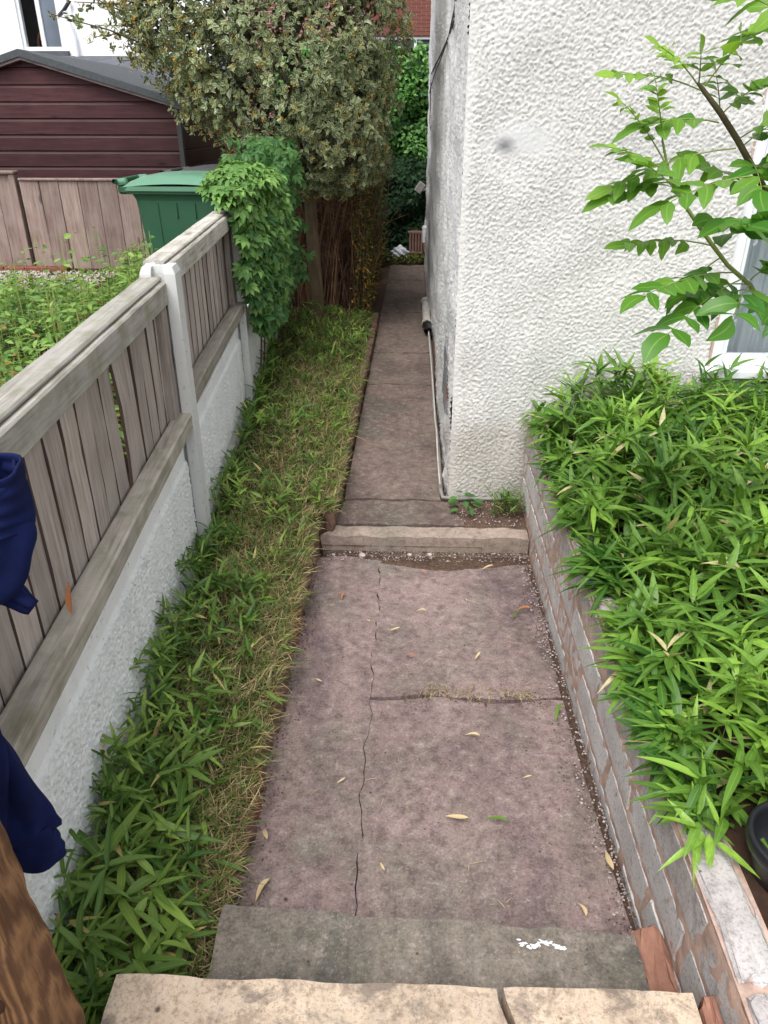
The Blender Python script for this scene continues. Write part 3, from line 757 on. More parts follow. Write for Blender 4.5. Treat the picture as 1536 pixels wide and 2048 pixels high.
fence_panel(-.75, .56, .868, 1.555, .925, 'weathered grey timber fence panel beside the top steps behind the wooden gate post', 403)

# ------------------------------------------------------------------ left garden: rear fence, shed, bins, bed
def rear_panel(x0, x1, yy, z0, z1, lab, seed, cap):
    random.seed(seed)
    th = empty('rear_fence_panel', ((x0 + x1) / 2, yy, z0)); tag(th, lab, 'fence panel', 'brown vertical board panels in front of the shed')
    n = max(2, round((x1 - x0) / .19)); p = (x1 - x0) / n
    for i in range(n):
        me = bm_mesh('board', box_bm(p - .005, .02, z1 - z0 + random.uniform(-.01, .008), .004))
        link('board', me, th, (x0 + p * (i + .5) - (x0 + x1) / 2, random.uniform(-.004, .004), (z1 - z0) / 2), (0, random.gauss(0, .004), random.gauss(0, .02)), M['rearwood'])
    if cap:
        box('post', x1 - .03, x1 + .03, yy - .035, yy + .06, z0, z1 + .02, M['rearwood'], th, .005)
        box('cap', x0, x1 + .04, yy - .05, yy + .07, z1 + .022, z1 + .05, M['rearwood'], th, .006)
    else:
        box('capping_rail', x0, x1, yy - .03, yy + .03, z1 + .006, z1 + .028, M['rearwood'], th, .004)
rear_panel(-5.9, -4.06, 8.2, .70, 1.60, 'brown board fence panel with a capped post, at the gravel', 501, True)
rear_panel(-4.00, -2.2, 8.2, .68, 1.555, 'brown board fence panel between the capped post and the green wheelie bin', 502, False)
# brick edging below the fence
random.seed(5)
for i in range(9):
    o = box('edging_brick', -5.6 + i * .225, -5.6 + i * .225 + .215, 7.98, 8.08, .66, .745, M['redbrick'], None, .008, .002)
    tag(o, 'red brick laid end to end along the foot of the brown fence', 'brick', 'bricks edging the gravel')
# gravel
n = 5000; P = np.column_stack([rng.uniform(-5.6, -3.0, n), rng.uniform(5.6, 7.97, n), rng.uniform(.70, .712, n)])
oc = np.array([(1, 0, 0), (-1, 0, 0), (0, 1, 0), (0, -1, 0), (0, 0, 1), (0, 0, -1)], float); of = np.array([(0, 2, 4), (2, 1, 4), (1, 3, 4), (3, 0, 4), (2, 0, 5), (1, 2, 5), (3, 1, 5), (0, 3, 5)])
sc = rng.uniform(.008, .02, (n, 1, 3))
V = oc[None] * sc * rng.uniform(.7, 1.3, (n, 6, 1)) + P[:, None, :]
F = of[None] + (np.arange(n) * 6)[:, None, None]
tag(link('gravel', mesh_np('gravel', V.reshape(-1, 3), F.reshape(-1, 3)), mat=M['gravelmat']), 'pale gravel by the brick edging', 'gravel', kind='stuff')

# shed
sx0, sx1, sy0, sy1 = -5.45, -2.42, 8.7, 11.6
EZ, AZ, AX = 2.275, 2.70, -3.93
shed = empty('garden_shed', (AX, sy0, .7)); tag(shed, 'dark red brown shiplap garden shed with grey felt roof behind the board fence', 'shed')
random.seed(9)
zb = .75; ph = .152; i = 0
while zb < AZ - .05:
    zt = min(zb + ph, AZ - .03)
    def xr(z): return sx1 - .02 if z < EZ else AX + (sx1 - AX) * (AZ - z) / (AZ - EZ)
    def xl(z): return sx0 if z < EZ else AX - (AX - sx0) * (AZ - z) / (AZ - EZ)
    bm = bmesh.new()
    prof = [(-.004, zb), (-.022, zb + .004), (-.022, zt - .03), (-.008, zt - .004), (.0, zt)]
    L = [bm.verts.new((xl(z) - AX, y, z - .7)) for y, z in prof]; Rr = [bm.verts.new((max(xr(z), xl(z) + .02) - AX, y, z - .7)) for y, z in prof]
    for a in range(len(prof) - 1): bm.faces.new((L[a], Rr[a], Rr[a + 1], L[a + 1]))
    bm.faces.new((L[-1], Rr[-1], Rr[0], L[0])); bm.faces.new(L); bm.faces.new(Rr[::-1]); bmesh.ops.recalc_face_normals(bm, faces=bm.faces)
    link('plank', bm_mesh('plank', bm), shed, None, None, M['shed'])
    if zt < EZ + .02:
        o = box('plank', sx1 - .004, sx1 + .014, sy0 + .03, sy1, zb + .003, zt, M['shed'], shed, .006)
    zb += ph; i += 1
box('corner_trim', sx1 - .03, sx1 + .02, sy0 - .035, sy0 + .028, .72, EZ - .01, M['bingrey'], shed, .003)
box('body', sx0 + .01, sx1 - .01, sy0 + .01, sy1, .7, EZ - .02, M['shed'], shed)
def roof_slab(side, n, off, th, mt, y0, y1, over):
    xe = sx1 + over if side > 0 else sx0 - over
    sl = (EZ - AZ) / (sx1 - AX) if side > 0 else (AZ - EZ) / (AX - sx0)
    ze = AZ + (xe - AX) * sl
    bm = bmesh.new(); vs = []
    for x, z in ((AX, AZ), (xe, ze)):
        for y in (y0, y1):
            for dz in (off, off + th): vs.append(bm.verts.new((x - AX, y - sy0, z + dz - .7)))
    bmesh.ops.convex_hull(bm, input=bm.verts)
    return link(n, bm_mesh(n, bm), shed, None, None, mt)
for s in (1, -1):
    roof_slab(s, 'roof', .0, .03, M['felt'], sy0 - .1, sy1 + .1, .12)
    roof_slab(s, 'felt_edge', -.035, .064, M['felt'], sy0 - .118, sy0 - .102, .12)
    roof_slab(s, 'barge_board', -.062, .026, M['bargewood'], sy0 - .10, sy0 - .03, .10)

# wheelie bins
def rrect(w, dpt, r, n=5):
    pts = []
    for cx, cy, a0 in ((w / 2 - r, dpt / 2 - r, 0), (-w / 2 + r, dpt / 2 - r, 90), (-w / 2 + r, -dpt / 2 + r, 180), (w / 2 - r, -dpt / 2 + r, 270)):
        for k in range(n): a = R(a0 + 90 * k / (n - 1)); pts.append((cx + r * math.cos(a), cy + r * math.sin(a)))
    return pts
def loft(sections):
    bm = bmesh.new(); rows = [[bm.verts.new((x + ox, y, z)) for x, y in rrect(w, dpt, r)] for (w, dpt, r, z, ox) in sections]
    n = len(rows[0])
    for a, b in zip(rows, rows[1:]):
        for i in range(n): bm.faces.new((a[i], a[(i + 1) % n], b[(i + 1) % n], b[i]))
    bm.faces.new(rows[0][::-1]); bm.faces.new(rows[-1]); return bm
def wheelie(loc, rz, body, lid, lab):
    th = empty('wheelie_bin', loc, rz); tag(th, lab, 'wheelie bin')
    link('body', bm_mesh('body', loft([(.50, .44, .05, .06, .04), (.52, .46, .05, .1, .04), (.62, .54, .06, .92, .01), (.64, .56, .06, .96, .0), (.70, .60, .06, .965, 0), (.70, .60, .06, .995, 0)])), th, None, None, body)
    for sx in (-.16, -.02, .12):
        link('rib', bm_mesh('rib', box_bm(.012, .012, .10 if sx != -.16 else .78, .004)), th, (sx * .95 + .02, -.272 if sx != -.16 else -.252, .86 if sx != -.16 else .52), (R(2.6) if sx == -.16 else 0, 0, 0), body)
    # domed lid, hinge at -x
    nx, ny = 20, 12; V = []
    for i in range(nx):
        for j in range(ny):
            s, t = i / (nx - 1), j / (ny - 1)
            e = min(s, 1 - s, t, 1 - t)
            z = 1.01 + .055 * min(1, e / .16) ** .6 + .02 * math.sin(math.pi * s)
            if .62 < s < .86 and .3 < t < .7: z -= .02
            V.append((-.35 + .73 * s, -.31 + .62 * t, z))
    L = link('lid', mesh_np('lid', V, grid_faces(nx, ny), True), th, None, None, lid)
    link('lid_rim', bm_mesh('lid_rim', loft([(.735, .625, .05, .985, .015), (.735, .625, .05, 1.014, .015)])), L, None, None, lid)
    link('hinge', bm_mesh('hinge', box_bm(.09, .05, .045, .018, 2)), L, (-.40, -.20, 1.035), (0, R(-6), 0), lid); link('hinge', bm_mesh('hinge', box_bm(.09, .05, .045, .018, 2)), L, (-.40, .20, 1.035), (0, R(-6), 0), lid)
    V, F = tube_arr([(-.43, -.25, 1.04), (-.43, .25, 1.04)], .016, 10); link('hinge_bar', mesh_np('hinge_bar', V, F, True), th, None, None, body)
    link('handle_web', bm_mesh('handle_web', box_bm(.12, .04, .06, .015)), th, (-.37, -.2, .985), None, body); link('handle_web', bm_mesh('handle_web', box_bm(.12, .04, .06, .015)), th, (-.37, .2, .985), None, body)
    for sy in (-.24, .24):
        bm = bmesh.new(); bmesh.ops.create_cone(bm, cap_ends=True, segments=20, radius1=.1, radius2=.1, depth=.05)
        link('wheel', bm_mesh('wheel', bm), th, (-.24, sy, .10), (R(90), 0, 0), M['black'])
wheelie((-1.63, 5.85, .70), R(-3), M['bingreen'], M['binlid'], 'green wheelie bin standing behind the fence panel, lid closed')
wheelie((-1.56, 6.75, .70), R(-6), M['bingrey'], M['bingrey'], 'dark grey wheelie bin just behind the green one')

# houses behind
wh = empty('white_house', (-7, 15, 0)); tag(wh, 'white painted brick house with a two pane window behind the shed', 'house')
def hwall(name, x0, x1, z0, z1, yy, holes, mat, parent, thick=.25):
    # wall with rectangular openings, cut into plain boxes
    xs = sorted({x0, x1, *[h[0] for h in holes], *[h[1] for h in holes]}); zs = sorted({z0, z1, *[h[2] for h in holes], *[h[3] for h in holes]})
    parts = []
    for a, b in zip(xs, xs[1:]):
        for c, dd in zip(zs, zs[1:]):
            if any(h[0] <= (a + b) / 2 <= h[1] and h[2] <= (c + dd) / 2 <= h[3] for h in holes): continue
            parts.append((np.array([(a, yy, c), (b, yy, c), (b, yy, dd), (a, yy, dd), (a, yy + thick, c), (b, yy + thick, c), (b, yy + thick, dd), (a, yy + thick, dd)]), np.array([(0, 1, 2, 3), (1, 5, 6, 2), (4, 0, 3, 7), (3, 2, 6, 7), (4, 5, 1, 0)])))
    V, F = merge(parts)
    return link(name, mesh_np(name, V - np.array(parent.location), F), parent, None, None, mat)
hole = (-6.76, -6.03, 3.13, 4.75)
hwall('wall', -16, -4.6, 0, 6.8, 15, [hole], M['painted'], wh)
box('room', -7.6, -5.4, 15.9, 16.0, 2.4, 5.2, M['room'], wh)
wn = box('window', hole[0], hole[0] + .06, 15.03, 15.10, hole[2], hole[3], M['upvc'], wh, .006)
def wsub(n, x0, x1, y0, y1, z0, z1, mt):
    wc = wh.location + wn.location
    return link(n, bm_mesh(n, box_bm(x1 - x0, y1 - y0, z1 - z0, .004)), wn, ((x0 + x1) / 2 - wc[0], (y0 + y1) / 2 - wc[1], (z0 + z1) / 2 - wc[2]), None, mt)
wsub('frame', hole[1] - .06, hole[1], 15.03, 15.10, hole[2], hole[3], M['upvc']); wsub('frame', hole[0] + .06, hole[1] - .06, 15.032, 15.10, hole[2], hole[2] + .06, M['upvc'])
wsub('frame', hole[0] + .06, hole[1] - .06, 15.032, 15.10, hole[3] - .06, hole[3], M['upvc'])
wsub('mullion', -6.43, -6.355, 15.028, 15.10, hole[2] + .06, hole[3] - .06, M['upvc'])
wsub('pane', hole[0] + .06, -6.43, 15.06, 15.065, hole[2] + .06, hole[3] - .06, M['glass']); wsub('pane', -6.355, hole[1] - .06, 15.06, 15.065, hole[2] + .06, hole[3] - .06, M['glassdark'])
wsub('sill', hole[0] - .05, hole[1] + .08, 14.93, 15.02, hole[2] - .11, hole[2] - .005, M['slate'])
hwall('extension_wall', -5.62, -2.9, 0, 5.6, 14.5, [], M['painted'], wh)
box('extension_roof', -5.75, -2.8, 14.35, 16, 5.62, 5.75, M['slate'], wh, .01)
tube('gutter', [(-5.95, 14.8, 3.62), (-5.72, 14.46, 3.66), (-5.60, 14.44, 3.78)], .03, M['bingrey'], wh, 8); tube('downpipe', [(-5.70, 14.44, 3.64), (-5.62, 14.44, 3.3), (-5.60, 14.45, 0.7)], .04, M['upvc'], wh, 8)
me = mesh_np('lean_to_roof', [(-6.1, 12.2, 2.52), (-2.7, 12.2, 2.52), (-2.7, 14.45, 3.02), (-6.1, 14.45, 3.02), (-6.1, 12.2, 2.44), (-2.7, 12.2, 2.44), (-2.7, 14.45, 2.94), (-6.1, 14.45, 2.94)], [(0, 1, 2, 3), (4, 0, 3, 7), (4, 5, 1, 0), (1, 5, 6, 2)])
for v_ in me.vertices: v_.co -= Vector((-7, 15, 0))
link('lean_to_roof', me, wh, None, None, M['slate'])
hwall('lean_to_wall', -6.0, -2.8, 0, 2.42, 12.3, [], M['painted'], wh)
ch = empty('chair', (-6.52, 15.5, 2.75)); tag(ch, 'orange wooden spindle back chair seen through the upstairs window', 'chair')
pts = [(-6.70 , 15.5, 3.15)] + [(-6.52 - .17 * math.cos(a), 15.5, 3.28 + .20 * math.sin(a)) for a in np.linspace(.1, math.pi - .1, 12)] + [(-6.34, 15.5, 3.15)]
tube('back_hoop', pts, .016, M['chairwood'], ch, 6)
for k in range(5): tube('spindle', [(-6.63 + .055 * k, 15.5, 3.1), (-6.63 + .055 * k, 15.5, 3.28 + .2 * math.sqrt(max(.05, 1 - ((k - 2) * .06 / .17) ** 2)))], .009, M['chairwood'], ch, 5)
box('seat', -6.74, -6.30, 15.45, 15.85, 3.08, 3.12, M['chairwood'], ch, .01)
for sx in (-6.70, -6.36):
    for sy in (15.5, 15.8): tube('leg', [(sx, sy, 3.09), (sx, sy, 2.75)], .016, M['chairwood'], ch, 6)

bh = empty('brick_house', (0, 20, 0)); tag(bh, 'red brick house with a white window seen at the far end of the passage', 'house')
hwall('wall', -5, 5, 0, 3.05, 20.012, [], M['farbrick'], bh); hwall('wall', -5, 5, 4.95, 7.2, 20.012, [], M['farbrick'], bh)
hwall('wall', -5, -1.2, 3.05, 4.95, 20.012, [], M['farbrick'], bh); hwall('wall', 1.3, 5, 3.05, 4.95, 20.012, [], M['farbrick'], bh)
hwall('mortar_wall', -1.2, 1.3, 3.05, 4.95, 20.030, [(-1.0, 1.1, 3.05, 3.725)], M['gravelmat'], bh)
bme = bm_mesh('brick', box_bm(.215, .04, .065, .004)); bme.materials.append(M['redbrick'])
for r_ in range(17):
    z = 3.765 + r_ * .0745
    for i in range(11):
        x = -1.09 + i * .2255 + (.11 if r_ % 2 else 0)
        if x < 1.25: link('brick', bme, bh, (x, .035 + random.uniform(-.003, .003), z))
wn2 = box('window', -1.0, 1.1, 20.06, 20.14, 3.66, 3.72, M['upvc'], bh, .006)
for x in (-1.0, -.36, .0, .42, 1.04):
    o = link('frame', bm_mesh('frame', box_bm(.06, .08, .62, .004)), wn2, (x + .03 - .05, 0.003, -.34), None, M['upvc'])
o = link('pane', bm_mesh('pane', box_bm(2.0, .01, .6)), wn2, (0, .03, -.33), None, M['glassdark'])
box('roof', -5.4, 5.4, 19.7, 24, 7.2, 7.4, M['slate'], bh)
# ------------------------------------------------------------------ vegetation
UP = np.array([0, 0, 1.])
def vary(base, jit, n): return np.asarray(base) + rng.standard_normal((n, 3)) * jit
T_bam = [lance(c, f, w_, 6, .36) for c, f, w_ in ((.10, .05, 0), (.28, .05, .05), (.5, .06, -.05), (.18, .03, .12))]
T_grass = [lance(c, .0, w_, 4, .3) for c, w_ in ((.25, .2), (.6, -.4), (.1, .3))]
T_oval = [lance(c, .10, 0, 5, .45, .1) for c in (.05, .2, .35)]
T_small = [lance(c, .14, 0, 4, .5) for c in (.05, .25)]
T_palm = [palmate(5), palmate(3)]

def shoots(batch, P, lean, nl, L, W, spread, rn, droop=(.9, -.35), r0s=None):
    """fans of lance leaves at the tips of short stems"""
    for ip, (p, ln) in enumerate(zip(P, lean)):
        k = rng.integers(nl[0], nl[1] + 1)
        a0 = rng.uniform(0, 2 * math.pi)
        az = a0 + np.arange(k) * 2 * math.pi / k + rng.normal(0, .3, k)
        el = rng.uniform(droop[1], droop[0], k)
        D = np.stack([np.cos(az) * np.cos(el), np.sin(az) * np.cos(el), np.sin(el)], -1) * spread + np.asarray(ln)[None] 
        base = p[None] + rng.normal(0, .008, (k, 3)) + np.array([0, 0, 1]) * rng.uniform(-.035, .01, (k, 1))
        r0 = rng.uniform(*rn) if r0s is None else np.clip(r0s[ip] + rng.normal(0, .18), 0, .93)
        sz = rng.uniform(.72, 1.18)
        r = np.clip(r0 + rng.normal(0, .10, k), 0, .94); r[rng.random(k) < .024] = .99
        batch.add(base, D, UP + rng.normal(0, .25, (k, 3)), rng.uniform(L[0], L[1], k) * sz, rng.uniform(W[0], W[1], k) * sz, r)

# dwarf bamboo spilling over the block wall
bam = empty('dwarf_bamboo', (1.2, 2.6, .565)); tag(bam, 'bright green dwarf bamboo filling the raised bed and spilling over the block wall', 'bamboo')
B = Leaves(T_bam); PS, LN, R0 = [], [], []
tone = fftnoise(64, 96, .045, .045, .55, 92)
def edge_y(x): return 1.14 + .06 * math.sin(x * 9) - .35 * max(0, x - .85)
n = 2350
xs_ = .74 + (rng.random(n) ** 1.35) * 1.75; ys_ = rng.uniform(1.0, 4.0, n)
lump = fftnoise(64, 96, .045, .045, .38, 91)
for x, y in zip(xs_, ys_):
    if y < edge_y(x) + rng.normal(0, .05): continue
    if (x - .895) ** 2 + (y - 1.165) ** 2 < .15 ** 2: continue
    lu = lump[int((x - .7) / 1.9 * 63) % 64, int((y - 1) / 3.1 * 95) % 96]
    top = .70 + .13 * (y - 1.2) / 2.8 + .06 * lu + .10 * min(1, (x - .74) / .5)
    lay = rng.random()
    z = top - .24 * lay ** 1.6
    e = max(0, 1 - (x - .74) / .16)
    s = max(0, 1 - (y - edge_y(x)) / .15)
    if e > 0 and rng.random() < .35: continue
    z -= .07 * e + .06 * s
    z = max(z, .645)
    R0.append(.47 + .20 * tone[int((x - .7) / 1.9 * 63) % 64, int((y - 1) / 3.1 * 95) % 96] + .9 * (z - top + .07))  # leaves low in the clump take darker tones, painting shaded gaps
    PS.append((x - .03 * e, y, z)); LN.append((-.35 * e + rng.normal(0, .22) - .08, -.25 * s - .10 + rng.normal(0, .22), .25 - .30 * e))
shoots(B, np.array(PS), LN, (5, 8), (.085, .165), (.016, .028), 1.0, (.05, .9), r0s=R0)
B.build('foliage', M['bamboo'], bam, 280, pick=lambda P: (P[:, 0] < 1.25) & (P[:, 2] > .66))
parts = []
for p in PS[::2]:
    parts.append(tube_arr([(p[0] + rng.normal(0, .02) + .02, p[1] + rng.normal(0, .02), .56), (p[0], p[1], p[2])], .002, 3))
V, F = merge(parts); o = link('stems', mesh_np('stems', V - np.array(bam.location), F), bam, None, None, M['stemgreen']); o['kind'] = 'stuff'

# mown bamboo and straw in the narrow bed along the fence
bed = empty('bed_bamboo', (-.75, 3, .25)); tag(bed, 'cut back dwarf bamboo and straw stubble in the narrow bed below the fence', 'bamboo')
B = Leaves(T_bam); PS, LN = [], []
for i in range(1200):
    y = .85 + 7.2 * rng.random() ** 1.5
    xr = -.52 if y < 3.6 else -.42
    t = rng.random() ** (1.6 if y < 3.4 else 1.0)
    x = fx(y) + .05 + (xr - fx(y) - .05) * t * (.95 if y > 3.2 else .62 + .36 * rng.random())
    if math.sin(y * 6.3 + 3 * math.sin(x * 11)) + rng.normal(0, .6) < -.55: continue
    h = (rng.uniform(.0, .20) + .05 * math.sin(y * 4.2 + 2 * math.sin(y * 1.7))) * (1.15 - .75 * t)
    h = max(h, .01)
    PS.append((x, y, .27 + h)); LN.append((rng.normal(.1, .3), rng.normal(-.05, .3), .3))
shoots(B, np.array(PS), LN, (4, 7), (.045, .10), (.009, .017), 1.0, (.0, .92))
PS, LN = [], []
for x, y, z in ((-.72, 1.06, .44), (-.66, 1.22, .42), (-.78, 1.28, .47), (-.80, 1.02, .38), (-.62, 1.0, .42), (-.70, 1.40, .42), (-.56, 1.13, .40), (-.80, 1.55, .46), (-.74, .95, .40), (-.66, 1.65, .40), (-.83, 1.18, .40)):
    for q in range(3): PS.append((x + rng.normal(0, .025), y + rng.normal(0, .03), z + rng.normal(-.02, .025))); LN.append((.15, -.1, .15))
shoots(B, np.array(PS), LN, (5, 7), (.11, .17), (.017, .026), 1.0, (.3, .75), (.55, -.5))
PS, LN = [], []
for y in rng.uniform(1.15, 7.5, 46):       # sprays leaning out over the path edge
    PS.append(((-.53 if y < 3.6 else -.44) + rng.normal(0, .02), y, .25 + rng.uniform(.0, .04))); LN.append((rng.uniform(.5, 1.1), -.1, rng.uniform(-.5, .1)))
shoots(B, np.array(PS), LN, (2, 5), (.06, .11), (.010, .018), .7, (.1, .9))
PS, LN = [], []
for y in np.arange(1.1, 7.2, .06):       # taller leaves standing against the boards
    PS.append((fx(y) + rng.uniform(.05, .12), y, .33 + rng.uniform(.0, .12))); LN.append((.15, 0, rng.uniform(.3, .9)))
shoots(B, np.array(PS), LN, (3, 6), (.08, .15), (.012, .02), .9, (.0, .6))
B.build('foliage', M['bedleaf'], bed, 280)
G = Leaves(T_grass)
n = 14500; y = .9 + 5.4 * rng.random(n) ** 1.25; xr = np.where(y < 3.6, -.485, -.40)
t = 1 - rng.random(n) ** 1.3 * .80
fxx = -1.02 - .078 * (y - 3.13); x = fxx + (xr - fxx) * t
pat = np.sin(y * 5 + 2 * np.sin(x * 9)) * .5 + rng.normal(0, .5, n)
keep = pat > -.6 - .3 * (y < 3.4); x, y = x[keep], y[keep]; n = len(x)
D = np.stack([rng.normal(.25, .6, n), rng.normal(-.1, .6, n), rng.uniform(.15, 1.1, n)], -1)
z = .275 - .06 * ((x - -.95) / .45).clip(0, 1) ** 3 + rng.uniform(0, .035, n)
G.add(np.stack([x, y, z], -1), D, UP + rng.normal(0, .4, (n, 3)), rng.uniform(.035, .10, n), rng.uniform(.0025, .005, n), rng.random(n))
G.build('straw', M['straw'], bed)
G = Leaves(T_grass)
n = 17000; y = 1.0 + 7.2 * rng.random(n); xr = np.where(y < 3.6, -.49, -.40); fxx = -1.02 - .078 * (y - 3.13)
t = rng.random(n) ** .85; x = fxx + .03 + (xr - fxx - .03) * t
D = np.stack([rng.normal(.15, .55, n), rng.normal(0, .55, n), rng.uniform(.2, 1.1, n)], -1)
G.add(np.stack([x, y, .26 - .05 * t ** 3 + rng.uniform(0, .03, n)], -1), D, UP + rng.normal(0, .4, (n, 3)), rng.uniform(.05, .13, n), rng.uniform(.0025, .0055, n), np.where(rng.random(n) < .16, .98, rng.random(n) * .9))
G.build('thin_grass', M['grass'], bed)

# grass tuft and seedling in the corner by the house
tf = empty('grass_tuft', (.58, 3.88, .09)); tag(tf, 'tuft of dark green bamboo leaves in the corner between house and block wall', 'grass tuft')
B = Leaves(T_bam); shoots(B, np.array([(.58 + rng.normal(0, .05), 3.87 + rng.normal(0, .05), .13 + rng.uniform(0, .09)) for _ in range(26)]), [(rng.normal(0, .2), -.2, .5) for _ in range(26)], (4, 6), (.05, .10), (.007, .012), .9, (.0, .5)); B.build('foliage', M['bedleaf'], tf)
sl = empty('seedling', (.34, 3.90, .09)); tag(sl, 'small broad leaved seedling at the foot of the house corner', 'seedling')
B = Leaves(T_oval); k = 16; az = rng.uniform(0, 6.28, k)
B.add(np.stack([.34 + .05 * np.cos(az), 3.90 + .05 * np.sin(az), rng.uniform(.11, .2, k)], -1), np.stack([np.cos(az), np.sin(az), rng.uniform(-.2, .3, k)], -1), UP, .06, .04, rng.uniform(.1, .5, k)); B.build('foliage', M['creeper'], sl, 16)
sw = Leaves(T_bam); PS = [(.07 + rng.normal(0, .03), 3.66, .10) for _ in range(2)] + [(.52, 2.95, .05)] * 2 + [(-.05 , 3.70, .105)]
swo = empty('path_weed', (.52, 2.95, .035)); tag(swo, 'small green weed sprouting from the landing near the block wall', 'weed')
shoots(sw, np.array([(.52, 2.95, .05)] * 2), [(0, 0, .2)] * 2, (5, 6), (.03, .06), (.005, .008), 1, (.1, .4)); sw.build('foliage', M['bedleaf'], swo)

# creeper over the fence end
cr = empty('creeper', (-1.2, 5.6, .25)); tag(cr, 'green palmate leaved creeper hanging over the end of the timber fence', 'creeper')
B = Leaves(T_palm)
n = 1150; y = rng.uniform(4.86, 6.5, n); t = rng.random(n)
z = .78 + 1.0 * t; bul = .06 + .26 * np.sin(np.pi * np.clip((y - 4.75) / 2.1, 0, 1)) * (1 - .5 * np.abs(t - .55)) * rng.uniform(.55, 1.05, n)
z += np.where(y < 5.05, .25 * (1 - t), 0)
keep = (z > .8 + .5 * np.clip(5.15 - y, 0, 1) * 3)
x = -1.02 - .078 * (y - 3.13) + bul
P = np.stack([x, y, z], -1)[keep]; n = len(P)
B.add(P, np.stack([rng.uniform(-.2, .9, n), rng.normal(-.3, .7, n), rng.uniform(-1.1, .1, n)], -1), np.array([.8, -.6, .6]) + rng.normal(0, .45, (n, 3)), rng.uniform(.075, .125, n), rng.uniform(.085, .13, n), np.clip(rng.normal(.25 + .45 * (P[:, 2] - .8), .24), 0, .9))
n = 420; a = rng.uniform(0, 2 * np.pi, n)          # mound on top of the fence, partly over the bin
P = np.stack([-1.14 + .19 * np.cos(a) * rng.random(n) ** .5, 5.45 + .62 * np.sin(a) * rng.random(n) ** .5, np.zeros(n)], -1); P[:, 2] = 1.66 + .20 * (1 - ((P[:, 0] + 1.14) / .26) ** 2) * (1 - ((P[:, 1] - 5.45) / .75) ** 2) + rng.uniform(-.06, .03, n)
B.add(P, np.stack([np.cos(a), np.sin(a) - .4, rng.uniform(-.6, .2, n)], -1), UP + rng.normal(0, .3, (n, 3)), rng.uniform(.075, .12, n), rng.uniform(.085, .12, n), np.clip(rng.normal(.7, .15, n), 0, .92))
n = 900; y = rng.uniform(6.2, 7.6, n); P = np.stack([-1.22 - .25 * rng.random(n) + .25 * rng.random(n), y, .75 + 1.25 * rng.random(n)], -1)
B.add(P, np.stack([rng.uniform(-.2, .6, n), rng.normal(-.4, .4, n), rng.uniform(-1, -.1, n)], -1), np.array([.5, -.7, .6]) + rng.normal(0, .3, (n, 3)), rng.uniform(.08, .13, n), rng.uniform(.09, .13, n), np.clip(rng.normal(.2, .15, n), 0, .8))
B.build('foliage', M['creeper'], cr, 240)
parts = [tube_arr([(fx(y) + .06, y, .3), (fx(y) + .10, y + rng.normal(0, .1), .9), (fx(y) + .08, y + rng.normal(0, .2), 1.7)], .006, 4) for y in rng.uniform(5.3, 7.0, 7)]
V, F = merge(parts); link('stems', mesh_np('stems', V - np.array(cr.location), F), cr, None, None, M['deadstem'])['kind'] = 'stuff'

# weeds in the garden behind the fence
wd = empty('weed_patch', (-2.2, 5, .7)); tag(wd, 'overgrown pale green weeds and nettles in the garden behind the fence', 'weeds')
B = Leaves(T_small); stems = []
for i in range(1000):
    y = rng.uniform(2.0, 7.75); x = fx(y) - .15 - rng.random() ** .9 * (2.15 if y < 6.9 else 1.25)
    if y > 6.9 and rng.random() < .35: continue
    h = (.30 + .34 * rng.random() ** 1.5) * (.85 + .25 * math.sin(y * 2.1 + x)) * (1.2 if x > fx(y) - 1.1 else .62)
    if rng.random() < .05: h += .14
    top = np.array([x + rng.normal(0, .04), y + rng.normal(0, .04), .70 + h])
    stems.append(tube_arr([(x, y, .69), tuple(top)], .0025, 3))
    k = 16; f = rng.uniform(.15, 1.02, k); az = rng.uniform(0, 6.28, k)
    P = np.array([x, y, .7]) + (top - np.array([x, y, .7])) * f[:, None]
    D = np.stack([np.cos(az), np.sin(az), rng.uniform(-.3, .5, k)], -1); r0 = rng.random()
    B.add(P + D * .02, D, UP + rng.normal(0, .3, (k, 3)), rng.uniform(.035, .075, k), rng.uniform(.018, .038, k), np.where(rng.random(k) < .03, .99, np.clip(r0 * .6 + .35 * f + rng.normal(0, .08, k), 0, .94)))
B.build('foliage', M['nettle'], wd)
V, F = merge(stems); link('stems', mesh_np('stems', V - np.array(wd.location), F), wd, None, None, M['stemgreen'])['kind'] = 'stuff'

# variegated holly
ho = empty('holly_tree', (-.97, 7.9, .25)); tag(ho, 'large variegated holly tree with cream edged leaves and yellow berries beside the path', 'tree')
tr = [(-.975, 7.88, .18), (-.965, 7.88, .5), (-.985, 7.9, 1.0), (-1.0, 7.92, 1.5), (-1.06, 7.98, 2.2), (-1.12, 8.05, 3.0), (-1.15, 8.1, 4.2)]
tube('trunk', tr, [.09, .07, .064, .06, .055, .045, .02], M['bark'], ho, 12)
ELL = [((-1.16, 8.10, 2.85), (1.08, 1.2, 1.42)), ((-1.85, 7.9, 3.05), (.72, .9, .85)), ((-1.2, 8.2, 4.0), (1.25, 1.3, 1.0)), ((-.78, 8.0, 2.15), (.55, .8, .72))]
def crown_pts(n, lo, hi):
    out = []
    while len(out) < n:
        c, r = ELL[rng.choice(4, p=[.46, .19, .20, .15])]
        u = unit(1)[0]
        if u[1] > .35 and rng.random() < .8: continue
        lumps = 1 + .10 * math.sin(u[0] * 7 + c[0] * 3) * math.sin(u[2] * 8 + 1) + .07 * math.sin(u[0] * 15 + u[2] * 13)
        p = np.array(c) + u * np.array(r) * rng.uniform(lo, hi) * lumps
        if any(np.sum(((p - np.array(c2)) / np.array(r2)) ** 2) < (lo * .93) ** 2 for c2, r2 in ELL): continue
        if p[2] < 1.42 or p[2] > 4.6: continue
        out.append((p, u))
    return out
B = Leaves(T_small); berries = []
